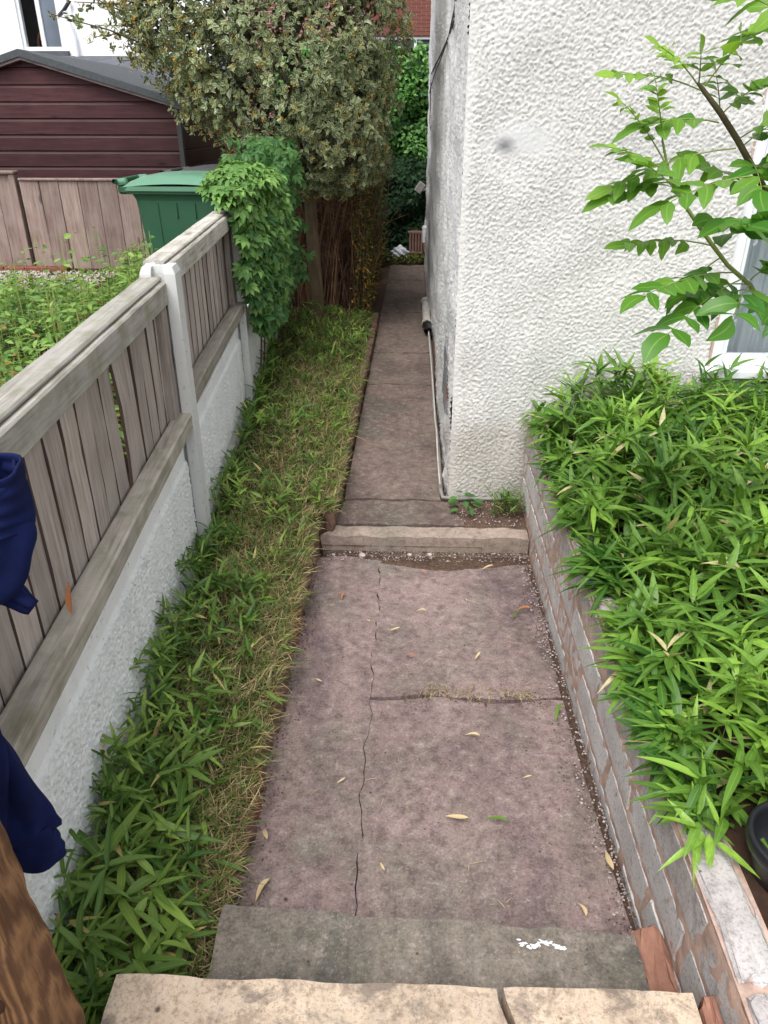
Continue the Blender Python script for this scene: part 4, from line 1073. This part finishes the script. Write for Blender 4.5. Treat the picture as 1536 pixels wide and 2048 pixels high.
def rosette(p, u, s=1., fresh=None):
    k = rng.integers(6, 10); az = rng.uniform(0, 2 * math.pi, k)
    u = u / np.linalg.norm(u); a = np.cross(u, [0.3, .2, .9]); a /= np.linalg.norm(a); b = np.cross(u, a)
    D = np.cos(az)[:, None] * a + np.sin(az)[:, None] * b + u * rng.uniform(.1, 1.0, (k, 1))
    r = rng.random() if fresh is None else fresh
    B.add(p + rng.normal(0, .012, (k, 3)), D, u + rng.normal(0, .35, (k, 3)), rng.uniform(.034, .058, k) * s, rng.uniform(.018, .028, k) * s, np.clip(r + rng.normal(0, .1, k), 0, .94))
pts = crown_pts(5000, .80, 1.04)
for p, u in pts:
    rosette(p, u + np.array([0, -.1, .35]))
    if rng.random() < (.20 if p[0] > -1.7 else .42): berries.append(p + u * .015 + rng.normal(0, .01, 3))
tw = []
for i in range(26):      # sprays reaching out to the left over the shed
    s = np.array([-1.9 - .3 * rng.random(), 7.6 + .5 * rng.random(), 2.5 + .9 * rng.random()])
    e = s + np.array([-rng.uniform(.3, .75), rng.normal(-.15, .2), rng.uniform(-.12, .4)])
    tw.append(tube_arr([s, (s + e) / 2 + np.array([0, 0, .03]), e], [.008, .006, .003], 4))
    for f in np.linspace(.25, 1, 9):
        p = s + (e - s) * f + rng.normal(0, .035, 3); rosette(p, unit(1)[0] + np.array([-.3, -.3, .5]), 1., rng.uniform(.3, .9))
        if rng.random() < .5: berries.append(p + rng.normal(0, .02, 3))
B.build('crown', M['holly'], ho, kind=None)
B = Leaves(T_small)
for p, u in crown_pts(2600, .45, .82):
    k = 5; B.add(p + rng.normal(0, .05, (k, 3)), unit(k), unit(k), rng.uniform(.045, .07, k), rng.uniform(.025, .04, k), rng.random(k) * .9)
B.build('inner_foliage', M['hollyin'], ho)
for i in range(16):
    f = rng.uniform(.35, .95); base = np.array(tr[3]) + (np.array(tr[6]) - np.array(tr[3])) * f * .7
    p, u = pts[rng.integers(len(pts))]
    tw.append(tube_arr([base, (base + p) / 2 + np.array([0, 0, .1]), p], [.03, .016, .005], 5))
V, F = merge(tw); link('branches', mesh_np('branches', V - np.array(ho.location), F, True), ho, None, None, M['bark'])
bp = np.array(berries); k = 9
P = (bp[:, None, :] + rng.normal(0, .016, (len(bp), k, 3))).reshape(-1, 3); n = len(P)
V = oc[None] * rng.uniform(.0045, .0065, (n, 1, 1)) + P[:, None, :] - np.array(ho.location); F = of[None] + (np.arange(n) * 6)[:, None, None]
link('berries', mesh_np('berries', V.reshape(-1, 3), F.reshape(-1, 3), True), ho, None, None, M['berry'])['kind'] = 'stuff'

# twiggy hedge between holly and path
hg = empty('twiggy_hedge', (-.9, 10, .1)); tag(hg, 'bare brown twiggy hedge behind the holly trunk, thinly leaved along the path', 'hedge')
parts, parts2 = [], []
for i in range(900):
    x = rng.uniform(-1.75, -.48); y = 8.5 + rng.random() ** 1.6 * 1.6; h = rng.uniform(.7, 1.75)
    l1 = rng.normal(0, .13); l2 = rng.normal(0, .22)
    pth = [(x, y, .15), (x + l1 * .5, y + rng.normal(0, .05), .15 + h * .5), (x + l1 + l2 * .5, y + rng.normal(0, .1), .15 + h)]
    (parts if rng.random() < .42 else parts2).append(tube_arr(pth, [.007, .005, .0025], 4))
for i in range(520):
    x = rng.uniform(-1.7, -.46); y = 8.5 + rng.random() * .5; z = rng.uniform(.25, 1.6); dv = np.array([rng.normal(0, .28), rng.normal(0, .06), rng.uniform(.05, .3)])
    parts.append(tube_arr([(x, y, z), (x + dv[0], y + dv[1], z + dv[2])], [.004, .0015], 3))
V, F = merge(parts); link('twigs', mesh_np('twigs', V - np.array(hg.location), F), hg, None, None, M['twig'])['kind'] = 'stuff'
V, F = merge(parts2); link('dark_twigs', mesh_np('dark_twigs', V - np.array(hg.location), F), hg, None, None, M['twigdark'])['kind'] = 'stuff'
nx_, nz_ = 40, 40                                   # dark sheet painting the shaded depth behind the front twigs
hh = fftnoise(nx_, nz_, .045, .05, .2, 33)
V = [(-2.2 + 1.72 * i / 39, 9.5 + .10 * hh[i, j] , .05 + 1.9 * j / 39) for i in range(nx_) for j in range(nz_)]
link('dark_backing', mesh_np('dark_backing', np.array(V) - np.array(hg.location), grid_faces(nx_, nz_), True), hg, None, None, M['twigdark'])
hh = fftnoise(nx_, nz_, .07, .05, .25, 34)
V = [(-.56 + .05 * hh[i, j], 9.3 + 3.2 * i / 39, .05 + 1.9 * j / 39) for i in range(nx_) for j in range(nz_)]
link('dark_backing', mesh_np('dark_backing', np.array(V) - np.array(hg.location), grid_faces(nx_, nz_), True), hg, None, None, M['twigdark'])  # second dark sheet, painting depth behind the path-side leaves
B = Leaves(T_small)
n = 7500; y = 8.45 + 3.9 * rng.random(n) ** 1.2; z = .12 + 1.75 * rng.random(n); x = -.44 - .12 * rng.random(n) - .06 * np.sin(y * 5) - .06 * (z < .3)
keep = rng.random(n) < np.clip(.35 + .5 * (y - 8.6) / 1.2, .15, 1); x, y, z = x[keep], y[keep], z[keep]; n = len(x)
r = np.clip(.25 + .35 * rng.random(n), 0, .9); r = np.where((z < .55 + .2 * rng.random(n)) & (rng.random(n) < .35), .99, r)
B.add(np.stack([x, y, z], -1), np.stack([rng.uniform(.1, 1, n), rng.normal(-.4, .5, n), rng.normal(-.1, .5, n)], -1), UP + rng.normal(0, .5, (n, 3)), rng.uniform(.03, .06, n), rng.uniform(.015, .03, n), r)
n = 1200; P = np.stack([rng.uniform(-.62, -.42, n), rng.uniform(8.1, 8.7, n), .15 + 1.45 * rng.random(n) ** 1.1], -1)
B.add(P, unit(n) + np.array([.2, -.3, 0]), UP + rng.normal(0, .5, (n, 3)), rng.uniform(.025, .05, n), rng.uniform(.012, .022, n), np.where(rng.random(n) < .3, .99, rng.random(n) * .8))
B.build('foliage', M['privet'], hg)

# hedges closing the far end
def leaf_wall(name, lab, mat, c, r, n, L, ny_=.5):
    th = empty(name, (c[0], c[1], .1)); tag(th, lab, 'hedge')
    nx_, nz_ = 36, 36; hh = fftnoise(nx_, nz_, 2 * r[0] / 36, 2 * r[2] / 36, .5, int(c[2] * 100))
    V = [(c[0] - r[0] + 2 * r[0] * i / 35, c[1] + .12 + .10 * hh[i, j] + .35 * (abs(j / 35 - .5) * 2) ** 4, c[2] - r[2] + 2 * r[2] * j / 35) for i in range(nx_) for j in range(nz_)]
    link('dark_backing', mesh_np('dark_backing', np.array(V) - np.array(th.location), grid_faces(nx_, nz_), True), th, None, None, M['ivy'])  # dark sheet behind the leaves, painting the hedge's shaded core
    B = Leaves(T_small)
    x = c[0] + r[0] * rng.uniform(-1, 1, n); z = c[2] + r[2] * rng.uniform(-1, 1.06, n)
    y = c[1] - .12 * rng.random(n) - .16 * np.sin(x * 6 + 1.5 * np.sin(z * 4)) * np.sin(z * 5) + .3 * np.clip((z - c[2]) / r[2] - .75, 0, 1) * 3
    B.add(np.stack([x, y, z], -1), np.stack([rng.normal(0, .6, n), rng.uniform(-.9, .1, n), rng.normal(-.3, .5, n)], -1), np.array([0, -.6, .7]) + rng.normal(0, .35, (n, 3)), rng.uniform(L * .6, L * 1.2, n), rng.uniform(L * .4, L * .75, n), np.clip(rng.normal(.45, .22, n), 0, .94))
    B.build('foliage', mat, th); return th
leaf_wall('ivy_hedge', 'dark ivy hedge closing the far end of the passage behind the slatted crate', M['ivy'], (.0, 13.05, .78), (1.4, .2, .74), 5200, .085)
leaf_wall('leafy_hedge', 'tall bright green leafy hedge above the dark ivy at the end of the passage', M['hedge'], (-.2, 13.45, 2.18), (2.0, .2, .90), 7500, .085)
B = Leaves(T_oval); n = 420; fp = empty('ground_plants', (-.1, 12.5, .1)); tag(fp, 'low mixed plants growing past the end of the paved path', 'plants')
x = rng.uniform(-.5, .45, n); y = rng.uniform(12.05, 12.9, n)
B.add(np.stack([x, y, .09 + .12 * rng.random(n)], -1), unit(n) * np.array([1, 1, .5]) + np.array([0, -.2, .2]), UP + rng.normal(0, .4, (n, 3)), rng.uniform(.05, .10, n), rng.uniform(.03, .05, n), rng.random(n) * .85); B.build('foliage', M['privet'], fp)

# pinnate-leaved sapling on the right
sp = empty('sapling', (1.45, 2.4, .565)); tag(sp, 'young sapling with pinnate leaves leaning in front of the white wall and window', 'sapling')
A_ = [(1.45, 2.4, .55), (1.34, 2.36, 1.2), (1.17, 2.33, 1.62), (.994, 2.3, 1.952), (.936, 2.3, 2.022), (.88, 2.3, 2.09), (.82, 2.3, 2.156), (.763, 2.3, 2.21), (.747, 2.3, 2.225)]
B_ = [(1.37, 2.36, 1.0), (1.15, 2.27, 1.50), (.956, 2.2, 1.727), (.882, 2.2, 1.78), (.83, 2.2, 1.833), (.787, 2.2, 1.878), (.736, 2.2, 1.935), (.693, 2.2, 1.991), (.674, 2.2, 2.027), (.649, 2.2, 2.092)]
tube('stem', A_, [.016, .014, .012, .0095, .009, .0085, .008, .006, .004], M['stembrown'], sp, 8); tube('stem', B_, [.010, .008, .0065, .006, .006, .0055, .005, .0045, .004, .003], M['stemgreen'], sp, 7)
C_ = [(1.34, 2.36, 1.2), (1.2, 2.38, 1.9), (1.05, 2.35, 2.3), (.973, 2.38, 2.36)]
tube('stem', C_, [.009, .007, .005, .003], M['stemgreen'], sp, 6)
SPL = [((.757, 2.3, 2.208), (.515, 2.25, 2.241), .055, 5, .8), ((.747, 2.3, 2.222), (.619, 2.25, 2.304), .05, 4, .95), ((.767, 2.35, 2.227), (.743, 2.3, 2.293), .05, 3, .9), ((.734, 2.2, 2.214), (.807, 2.15, 2.327), .085, 3, .75), ((.857, 2.4, 2.15), (.809, 2.35, 2.244), .06, 3, .6), ((.804, 2.25, 2.132), (.599, 2.2, 2.127), .085, 3, .5), ((.842, 2.2, 2.073), (.521, 2.15, 1.982), .075, 5, .6), ((.911, 2.35, 2.067), (.982, 2.3, 2.138), .09, 3, .6), ((.859, 2.1, 2.014), (.631, 2.05, 1.947), .095, 3, .45), ((.988, 2.4, 1.997), (1.035, 2.35, 2.064), .09, 3, .5), ((.693, 2.2, 1.991), (.518, 2.15, 1.962), .07, 4, .6), ((.67, 2.15, 2.012), (.496, 2.1, 2.078), .06, 4, .7), ((.674, 2.2, 2.027), (.523, 2.2, 2.187), .042, 6, .85), ((.649, 2.2, 2.092), (.599, 2.15, 2.21), .045, 5, .9), ((.831, 2.2, 1.831), (.578, 2.15, 1.839), .06, 5, .55), ((.787, 2.2, 1.878), (.83, 1.98, 1.91), .095, 3, .25), ((.83, 2.2, 1.833), (.9, 2.05, 1.915), .10, 3, .3), ((.90, 2.17, 1.765), (.596, 1.98, 1.738), .08, 5, .35), ((.93, 2.18, 1.75), (.663, 1.95, 1.645), .095, 4, .2), ((.97, 2.2, 1.71), (1.017, 2.05, 1.665), .09, 4, .2), ((.953, 2.2, 1.74), (1.0, 2.15, 1.803), .09, 3, .35), ((.98, 2.37, 2.37), (.767, 2.25, 2.41), .085, 3, .6), ((.973, 2.38, 2.36), (.853, 2.3, 2.329), .085, 3, .55), ((1.025, 2.31, 1.92), (.823, 2.35, 2.025), .085, 4, .5), ((.823, 2.3, 2.15), (.89, 2.25, 2.218), .085, 3, .65), ((.736, 2.2, 1.935), (.572, 2.05, 2.041), .085, 3, .5), ((.858, 2.2, 1.80), (.79, 2.25, 1.70), .085, 3, .2), ((.956, 2.2, 1.727), (.80, 1.9, 1.70), .10, 3, .15), ((.956, 2.2, 1.727), (.74, 2.08, 1.72), .07, 4, .3), ((.95, 2.3, 2.0), (1.0, 2.12, 2.08), .09, 3, .5), ((.88, 2.3, 2.09), (.97, 2.15, 2.16), .085, 3, .6), ((.92, 2.3, 2.045), (.89, 2.1, 1.98), .085, 3, .4)]
lc = {}
for b, t, ls, npair, fr in SPL:
    b, t = np.array(b), np.array(t); Lr = np.linalg.norm(t - b); f = np.linspace(0, 1, 7)
    pth = b[None] + (t - b)[None] * f[:, None] + np.array([0, 0, 1])[None] * (.22 * Lr * (f * (1 - f)))[:, None]
    lf = tube('leaf', pth, np.linspace(.0022, .0010, 7), M['stemgreen'], sp, 5)
    dr = (t - b) / Lr
    side = np.cross(dr, UP); side /= np.linalg.norm(side) + 1e-9
    spots = []
    npair += 1
    for k in range(npair):
        q = .34 + .58 * k / max(1, npair - 1) if npair > 1 else .6
        p = b + (t - b) * q + UP * .22 * Lr * q * (1 - q)
        for sg in (-1, 1): spots.append((p, dr * .55 + side * sg * .9 + UP * rng.normal(-.12, .18), rng.uniform(.8, 1.1)))
    spots.append((b + (t - b) * .97, dr + UP * -.1, 1.15))
    for p, dd, s in spots:
        k = int(rng.integers(0, 3)); q = min(6, max(0, int((fr + rng.normal(0, .12)) * 7)))
        if (k, q) not in lc:
            tv, tf_, te = lance((.06, .22, .4)[k], (.10, .06, .14)[k], (0, .12, -.1)[k], 9, .44, .085)
            me = mesh_np('leaflet', tv, tf_, True, {'edge': te, 'rnd': np.full(len(te), q / 6.6)}); me.materials.append(M['sapling']); lc[(k, q)] = me
        dd = dd / np.linalg.norm(dd); up = UP + rng.normal(0, .35, 3) + np.array([0, -.35, 0])
        X = np.cross(dd, up); X /= np.linalg.norm(X); Z = np.cross(X, dd)
        Lf = ls * s * .98; Wf = Lf * rng.uniform(.44, .58)
        o = bpy.data.objects.new('leaflet', lc[(k, q)]); C.objects.link(o); o.parent = lf
        mw = Matrix(np.stack([X * Wf, dd * Lf, Z * Lf], -1).tolist()).to_4x4(); mw.translation = Vector(p - np.array(sp.location)); o.matrix_local = mw
# ------------------------------------------------------------------ gate post, sweatshirt, pot
gp = empty('gate_post', (-.655, .75, .28)); tag(gp, 'chunky brown timber gate post with a big knot beside the top step', 'post')
nzp, nsg = 60, 40; V = []
hh = fftnoise(nzp, nsg, .025, .01, .12, 77)
for i in range(nzp):
    z = 1.32 * i / (nzp - 1)
    for j in range(nsg):
        a = 2 * math.pi * j / nsg
        c, s = math.cos(a), math.sin(a); p = (abs(c) ** 5 + abs(s) ** 5) ** (-1 / 5)
        r_ = .062 * p + .0018 * hh[i, j]
        V.append((c * r_ - .055 * z / 1.0 + .012, s * r_, z))
F = np.array([(i * nsg + j, i * nsg + (j + 1) % nsg, (i + 1) * nsg + (j + 1) % nsg, (i + 1) * nsg + j) for i in range(nzp - 1) for j in range(nsg)])
link('shaft', mesh_np('shaft', V, F, True), gp, None, None, M['postwood'])
link('post_cap', bm_mesh('post_cap', box_bm(.15, .15, .03, .008)), gp, (-.06, 0, 1.335), None, M['postwood'])
bm = bmesh.new(); bmesh.ops.create_uvsphere(bm, u_segments=20, v_segments=10, radius=1); bmesh.ops.scale(bm, vec=(.020, .004, .034), verts=bm.verts)
M['knot'] = plain('dark_knot_wood', lin(74, 50, 38), .8, .2, .3, 60, .6, 120)
link('knot', bm_mesh('knot', bm, True), gp, (-.012, -.0615, .58), (0, R(8), 0), M['knot'])

sw = empty('sweatshirt', (-.80, .95, 1.0)); tag(sw, 'navy blue sweatshirt hanging over the gate post with its sleeves dangling', 'sweatshirt')
def cloth_tube(name, P, rx, ry, mat, parent, seg=26, fold=.006, seed=0, closed_end=False, inner=True):
    P = np.asarray(P, float); f = np.linspace(0, 1, len(P)); ff = np.linspace(0, 1, 34)
    # smooth resample
    Q = np.stack([np.interp(ff, f, P[:, i]) for i in range(3)], -1)
    for _ in range(6): Q[1:-1] = (Q[:-2] + 2 * Q[1:-1] + Q[2:]) / 4
    RX, RY = np.interp(ff, np.linspace(0, 1, len(rx)), rx), np.interp(ff, np.linspace(0, 1, len(ry)), ry)
    T = np.gradient(Q, axis=0); T /= np.linalg.norm(T, axis=1)[:, None]
    A = np.cross(T, [0, 1, 0.0]); A /= np.linalg.norm(A, axis=1)[:, None]; Bv = np.cross(T, A)
    th = np.linspace(0, 2 * math.pi, seg, endpoint=False); r = np.random.default_rng(seed); ph = r.uniform(0, 6.28, 4)
    V = np.zeros((34, seg, 3))
    for i in range(34):
        w_ = 1 + fold / max(.012, RX[i]) * (np.sin(3 * th + ph[0] + 3.5 * ff[i]) + .7 * np.sin(5 * th + ph[1] - 5 * ff[i]) + .6 * math.sin(ff[i] * 26 + ph[2]) * np.cos(th + ph[3]))
        V[i] = Q[i] + (RX[i] * w_ * np.cos(th))[:, None] * A[i] + (RY[i] * w_ * np.sin(th))[:, None] * Bv[i]
    F = [(i * seg + j, i * seg + (j + 1) % seg, (i + 1) * seg + (j + 1) % seg, (i + 1) * seg + j) for i in range(33) for j in range(seg)]
    V = V.reshape(-1, 3) - np.array(parent.location)
    if closed_end:
        n0 = len(V); V = np.vstack([V, V[-seg:].mean(0)[None]])
        F += [((33) * seg + j, 33 * seg + (j + 1) % seg, n0, n0) for j in range(seg)]
        F = [f_ if f_[2] != f_[3] else (f_[0], f_[1], f_[2], f_[2]) for f_ in F]
        F4 = np.array([f_ for f_ in F if f_[2] != f_[3]]); F3 = [f_[:3] for f_ in F if f_[2] == f_[3]]
        me = bpy.data.meshes.new(name); me.from_pydata(V.tolist(), [], F4.tolist() + [list(t) for t in F3]); me.update()
        for p_ in me.polygons: p_.use_smooth = True
    else: me = mesh_np(name, V, F, True)
    o = link(name, me, parent, None, None, mat)
    sd_ = o.modifiers.new('thickness', 'SOLIDIFY'); sd_.thickness = .004; sd_.offset = -1
    return o
# body of the garment over the post head, off to the left
cloth_tube('body', [(-.78, .86, 1.72), (-.80, .90, 1.60), (-.83, .95, 1.40), (-.86, .97, 1.15), (-.88, .97, .95)], [.05, .10, .12, .12, .11], [.05, .09, .07, .06, .06], M['navy'], sw, 36, .016, 5)
# turned-up sleeve end with its opening towards the path
cloth_tube('sleeve', [(-.80, .93, 1.50), (-.72, .97, 1.485), (-.655, 1.0, 1.52), (-.632, 1.01, 1.60), (-.628, 1.0, 1.675)], [.06, .055, .05, .046, .046], [.05, .05, .045, .045, .045], M['navy'], sw, 26, .008, 6)
cloth_tube('cuff', [(-.633, 1.008, 1.585), (-.629, 1.003, 1.635), (-.628, 1.0, 1.685)], [.048, .051, .050], [.047, .050, .050], M['navy'], sw, 26, .003, 7)
cloth_tube('hood_point', [(-.84, .98, 1.62), (-.74, 1.0, 1.545), (-.665, 1.0, 1.475), (-.612, 1.0, 1.432)], [.07, .055, .034, .010], [.045, .04, .022, .008], M['navy'], sw, 24, .005, 8, True)
# long sleeve hanging straight down
cloth_tube('sleeve', [(-.86, .97, 1.42), (-.825, .99, 1.25), (-.785, 1.0, 1.08), (-.752, 1.0, .93), (-.744, 1.0, .885)], [.075, .068, .060, .054, .052], [.05, .045, .04, .036, .036], M['navy'], sw, 28, .010, 9)
cloth_tube('cuff', [(-.748, 1.0, .905), (-.744, 1.0, .87), (-.738, 1.0, .808)], [.050, .053, .051], [.034, .037, .036], M['navy'], sw, 28, .003, 10)

pt = empty('plant_pot', (.895, 1.165, .57)); tag(pt, 'black plastic plant pot standing on the soil at the near edge of the bamboo', 'plant pot')
def lathe(name, prof, parent, mat, seg=40, loc=(0, 0, 0), rot=None):
    V = [(r_ * math.cos(2 * math.pi * j / seg), r_ * math.sin(2 * math.pi * j / seg), z) for r_, z in prof for j in range(seg)]
    F = [(i * seg + j, i * seg + (j + 1) % seg, (i + 1) * seg + (j + 1) % seg, (i + 1) * seg + j) for i in range(len(prof) - 1) for j in range(seg)]
    return link(name, mesh_np(name, V, F, True), parent, loc, rot, mat)
lathe('pot_body', [(.001, .0), (.075, .0), (.082, .02), (.100, .125)], pt, M['black'])
lathe('pot_rim', [(.100, .115), (.112, .118), (.115, .126), (.115, .150), (.110, .156), (.102, .152), (.098, .14), (.080, .03), (.001, .03)], pt, M['black'])

# slatted crate and plastic bag at the far end
ct = empty('slatted_crate', (.13, 12.75, .09)); tag(ct, 'brown slatted wooden crate against the house corner at the end of the passage', 'crate')
for i in range(8): link('slat', bm_mesh('slat', box_bm(.022, .02, .30, .003)), ct, (-.145 + i * .046, -.14, .26), None, M['slats'])
link('rail', bm_mesh('rail', box_bm(.40, .03, .03, .004)), ct, (.02, -.14, .42), None, M['slats']); link('rail', bm_mesh('rail', box_bm(.40, .03, .03, .004)), ct, (.02, -.14, .105), None, M['slats'])
link('box', bm_mesh('box', box_bm(.36, .22, .36, .004)), ct, (.02, 0, .21), None, M['twigdark'])
bm = bmesh.new(); bmesh.ops.create_icosphere(bm, subdivisions=4, radius=1)
for v_ in bm.verts:
    c_ = v_.co.copy(); k = 1 + .16 * math.sin(c_.x * 6 + 1) * math.sin(c_.y * 5) + .13 * math.sin(c_.z * 9 + c_.x * 7) + random.gauss(0, .012)
    v_.co = Vector((c_.x * .13 * k, c_.y * .10 * k, max(-.055, c_.z * .10 * k)))
o = link('plastic_bag', bm_mesh('plastic_bag', bm, True), None, (-.17, 12.5, .20), None, M['cream']); tag(o, 'crumpled white plastic bag lying among the plants at the end of the path', 'bag')
for v_ in o.data.vertices: v_.co.z *= 1.1

# ------------------------------------------------------------------ litter and dirt
lt = {}
def litter_me(kind, seed):
    tv, tf_, te = lance(.25 + .1 * seed, .08, .3 if seed % 2 else -.2, 7, .4)
    tv = tv.copy(); tv[:, 2] -= tv[:, 2].min()
    me = mesh_np('fallen_leaf', tv, tf_, True); me.materials.append(M[kind]); return me
for k_ in ('litter', 'litterbrown', 'bedleaf'):
    for s in range(3): lt[(k_, s)] = litter_me(k_, s)
spots = [(.215, 1.701, 'litter', .075, 80), (.284, 2.09, 'litter', .055, 70), (.46, 3.389, 'litter', .06, 100), (.101, 3.322, 'litterbrown', .05, 40), (-.39, 1.445, 'litter', .07, 150), (-.423, 1.589, 'litter', .06, 20), (-.022, 2.807, 'litter', .05, 110), (.526, 1.363, 'litter', .05, 10), (.046, 2.579, 'litterbrown', .05, 60), (-.2, 1.872, 'litter', .035, 130), (.60, 2.98, 'litterbrown', .07, 85), (-.163, 2.843, 'litter', .04, 30), (.64, 1.52, 'litter', .075, 5), (.1, 2.95, 'litter', .05, 75), (.33, 2.62, 'litter', .04, 145), (-.34, 2.4, 'litter', .04, 50), (-.30, 3.1, 'litterbrown', .05, 160), (.45, 1.9, 'litter', .03, 95), (-.05, 1.5, 'litter', .035, 25), (.3, 3.05, 'litter', .035, 15)]
for i, (x, y, k_, L, a) in enumerate(spots):
    o = bpy.data.objects.new('fallen_leaf', lt[(k_, i % 3)]); C.objects.link(o)
    o.location = (x, y, landz(y) + .009); o.rotation_euler = (R(4), R(3), R(a)); o.scale = (L * .24, L, L)
    tag(o, 'dry straw coloured leaf lying on the pinkish landing' if k_ == 'litter' else 'brown curled leaf lying on the pinkish landing', 'leaf', 'dry pale leaves on the landing' if k_ == 'litter' else 'brown leaves on the landing')
for x, y, a, L, lab in ((.342, 1.675, 65, .085, 'curled green bamboo leaf lying on the middle of the landing'), (.625, 2.27, 150, .085, 'green bamboo leaf lying at the foot of the block wall')):
    o = bpy.data.objects.new('fallen_leaf', lt[('bedleaf', 1)]); C.objects.link(o); o.location = (x, y, landz(y) + .01); o.rotation_euler = (0, R(8), R(a)); o.scale = (L * .2, L, L); tag(o, lab, 'leaf')
for x, y, z, rx, rz, L in ((-.868, 1.58, 1.0, 62, 20, .085), (-.885, 1.52, .868, 10, 160, .07)):
    o = bpy.data.objects.new('fallen_leaf', lt[('litterbrown', 0)]); C.objects.link(o); o.location = (x, y, z); o.rotation_euler = (R(rx), 0, R(rz)); o.scale = (L * .18, L, L)
    tag(o, 'dead orange brown leaf caught on the middle rail of the timber fence' if rx > 20 else 'dead leaf lying on top of the white concrete board', 'leaf')

def crumbs(name, P, s, mat, lab, cat):
    n = len(P); V = oc[None] * rng.uniform(s[0], s[1], (n, 1, 3)) * rng.uniform(.6, 1.4, (n, 6, 1)) + P[:, None, :]
    F = of[None] + (np.arange(n) * 6)[:, None, None]
    tag(link(name, mesh_np(name, V.reshape(-1, 3), F.reshape(-1, 3)), mat=mat), lab, cat, kind='stuff')
lzv = np.vectorize(landz)
def strip(n, xa, xb, ya, yb, f=1.): 
    x = rng.uniform(xa, xb, n); y = rng.uniform(ya, yb, n); return np.stack([x, y, lzv(y) + .004], -1)
n = 1100; y = rng.uniform(1.25, 3.6, n); x = .672 - .075 * rng.random(n) ** 2.2 * (1.2 + .6 * np.sin(y * 7))
P = [np.stack([x, y, lzv(y) + .003], -1)]
n = 1800; x = rng.uniform(-.46, .66, n); y = 3.585 - (.11 + .07 * np.sin(x * 6)) * rng.random(n) ** 1.5; P.append(np.stack([x, y, lzv(y) + .004], -1))
n = 450; y = rng.uniform(1.3, 3.6, n); x = -.472 + .07 * rng.random(n) ** 2.5; P.append(np.stack([x, y, lzv(y) + .006], -1))
n = 320; x = rng.uniform(.0, .6, n); y = 2.335 + rng.normal(0, .025, n); P.append(np.stack([x, y, lzv(y) + .002], -1))
n = 90; y = rng.uniform(1.3, 3.5, n); P.append(np.stack([rng.uniform(-.45, .62, n), y, lzv(y) + .004], -1))
n = 700; y = rng.uniform(3.8, 11.5, n); P.append(np.stack([-.375 + .008 * (y - 4) + .05 * rng.random(n) ** 2 - .02, y, np.full(n, .10)], -1))
crumbs('dirt_crumbs', np.concatenate(P), (.001, .0045), M['dirt'], 'dark dirt crumbs and leaf mould gathered along the path edges', 'dirt')
n = 420; y = rng.uniform(1.25, 3.6, n); x = .668 - .07 * rng.random(n) ** 1.8; P = [np.stack([x, y, lzv(y) + .006], -1)]
n = 220; x = rng.uniform(-.44, .66, n); y = 3.57 - .10 * rng.random(n); P.append(np.stack([x, y, lzv(y) + .008], -1))
n = 160; x = rng.uniform(.25, .66, n); y = rng.uniform(3.72, 4.02, n); P.append(np.stack([x, y, np.full(n, .10)], -1))
crumbs('grit', np.concatenate(P), (.0018, .006), M['gravelmat'], 'pale grit scattered along the block wall and step', 'grit')
for x, y, s in ((-.24, 3.52, .018), (.02, 3.54, .013), (.13, 3.545, .014), (-.40, 3.53, .010)):
    bm = bmesh.new(); bmesh.ops.create_icosphere(bm, subdivisions=2, radius=s); bmesh.ops.scale(bm, vec=(1.15, .9, .75), verts=bm.verts)
    tag(link('pebble', bm_mesh('pebble', bm, True), None, (x, y, landz(y) + s * .6), None, M['gravelmat']), 'rounded pale pebble lying in the dirt below the low step', 'pebble', 'pebbles below the low step')
G = Leaves(T_grass); n = 300
x = np.concatenate([.05 + .5 * rng.random(170), rng.uniform(-.40, .6, 130)]); y = np.concatenate([2.345 + np.abs(rng.normal(0, .035, 170)), rng.uniform(1.35, 3.5, 130)])
a = rng.uniform(0, 6.28, n); G.add(np.stack([x, y, lzv(y) + .007], -1), np.stack([np.cos(a), np.sin(a), rng.uniform(0, .12, n)], -1), UP, rng.uniform(.02, .07, n), rng.uniform(.0015, .003, n), rng.random(n))
n = 160; y = rng.uniform(.5, 1.05, n); x = rng.uniform(.80, .98, n); a = rng.uniform(0, 6.28, n)
G.add(np.stack([x, y, np.full(n, .585)], -1), np.stack([np.cos(a), np.sin(a), rng.uniform(0, .35, n)], -1), UP, rng.uniform(.05, .14, n), rng.uniform(.002, .004, n), rng.random(n))
o = G.build('straw_litter', M['straw'], None); tag(o, 'loose straw and dry grass bits strewn over the landing and soil', 'straw')
# white paint drips on the grey tread
bm = bmesh.new()
random.seed(3)
for k in range(90):
    cx = .355 + random.uniform(-.055, .06); cy = 1.168 + .006 * math.sin(cx * 90) + random.gauss(0, .0035); r_ = random.uniform(.0008, .0038)
    bmesh.ops.create_circle(bm, cap_ends=True, segments=7, radius=r_, matrix=Matrix.Translation((cx, cy, .3062 + .00004 * k)) @ Matrix.Rotation(random.uniform(-.5, .5), 4, 'Z') @ Matrix.Diagonal((1.7, .7, 1, 1)))
o = link('paint_splash', bm_mesh('paint_splash', bm), steps, None, None, M['upvc'])
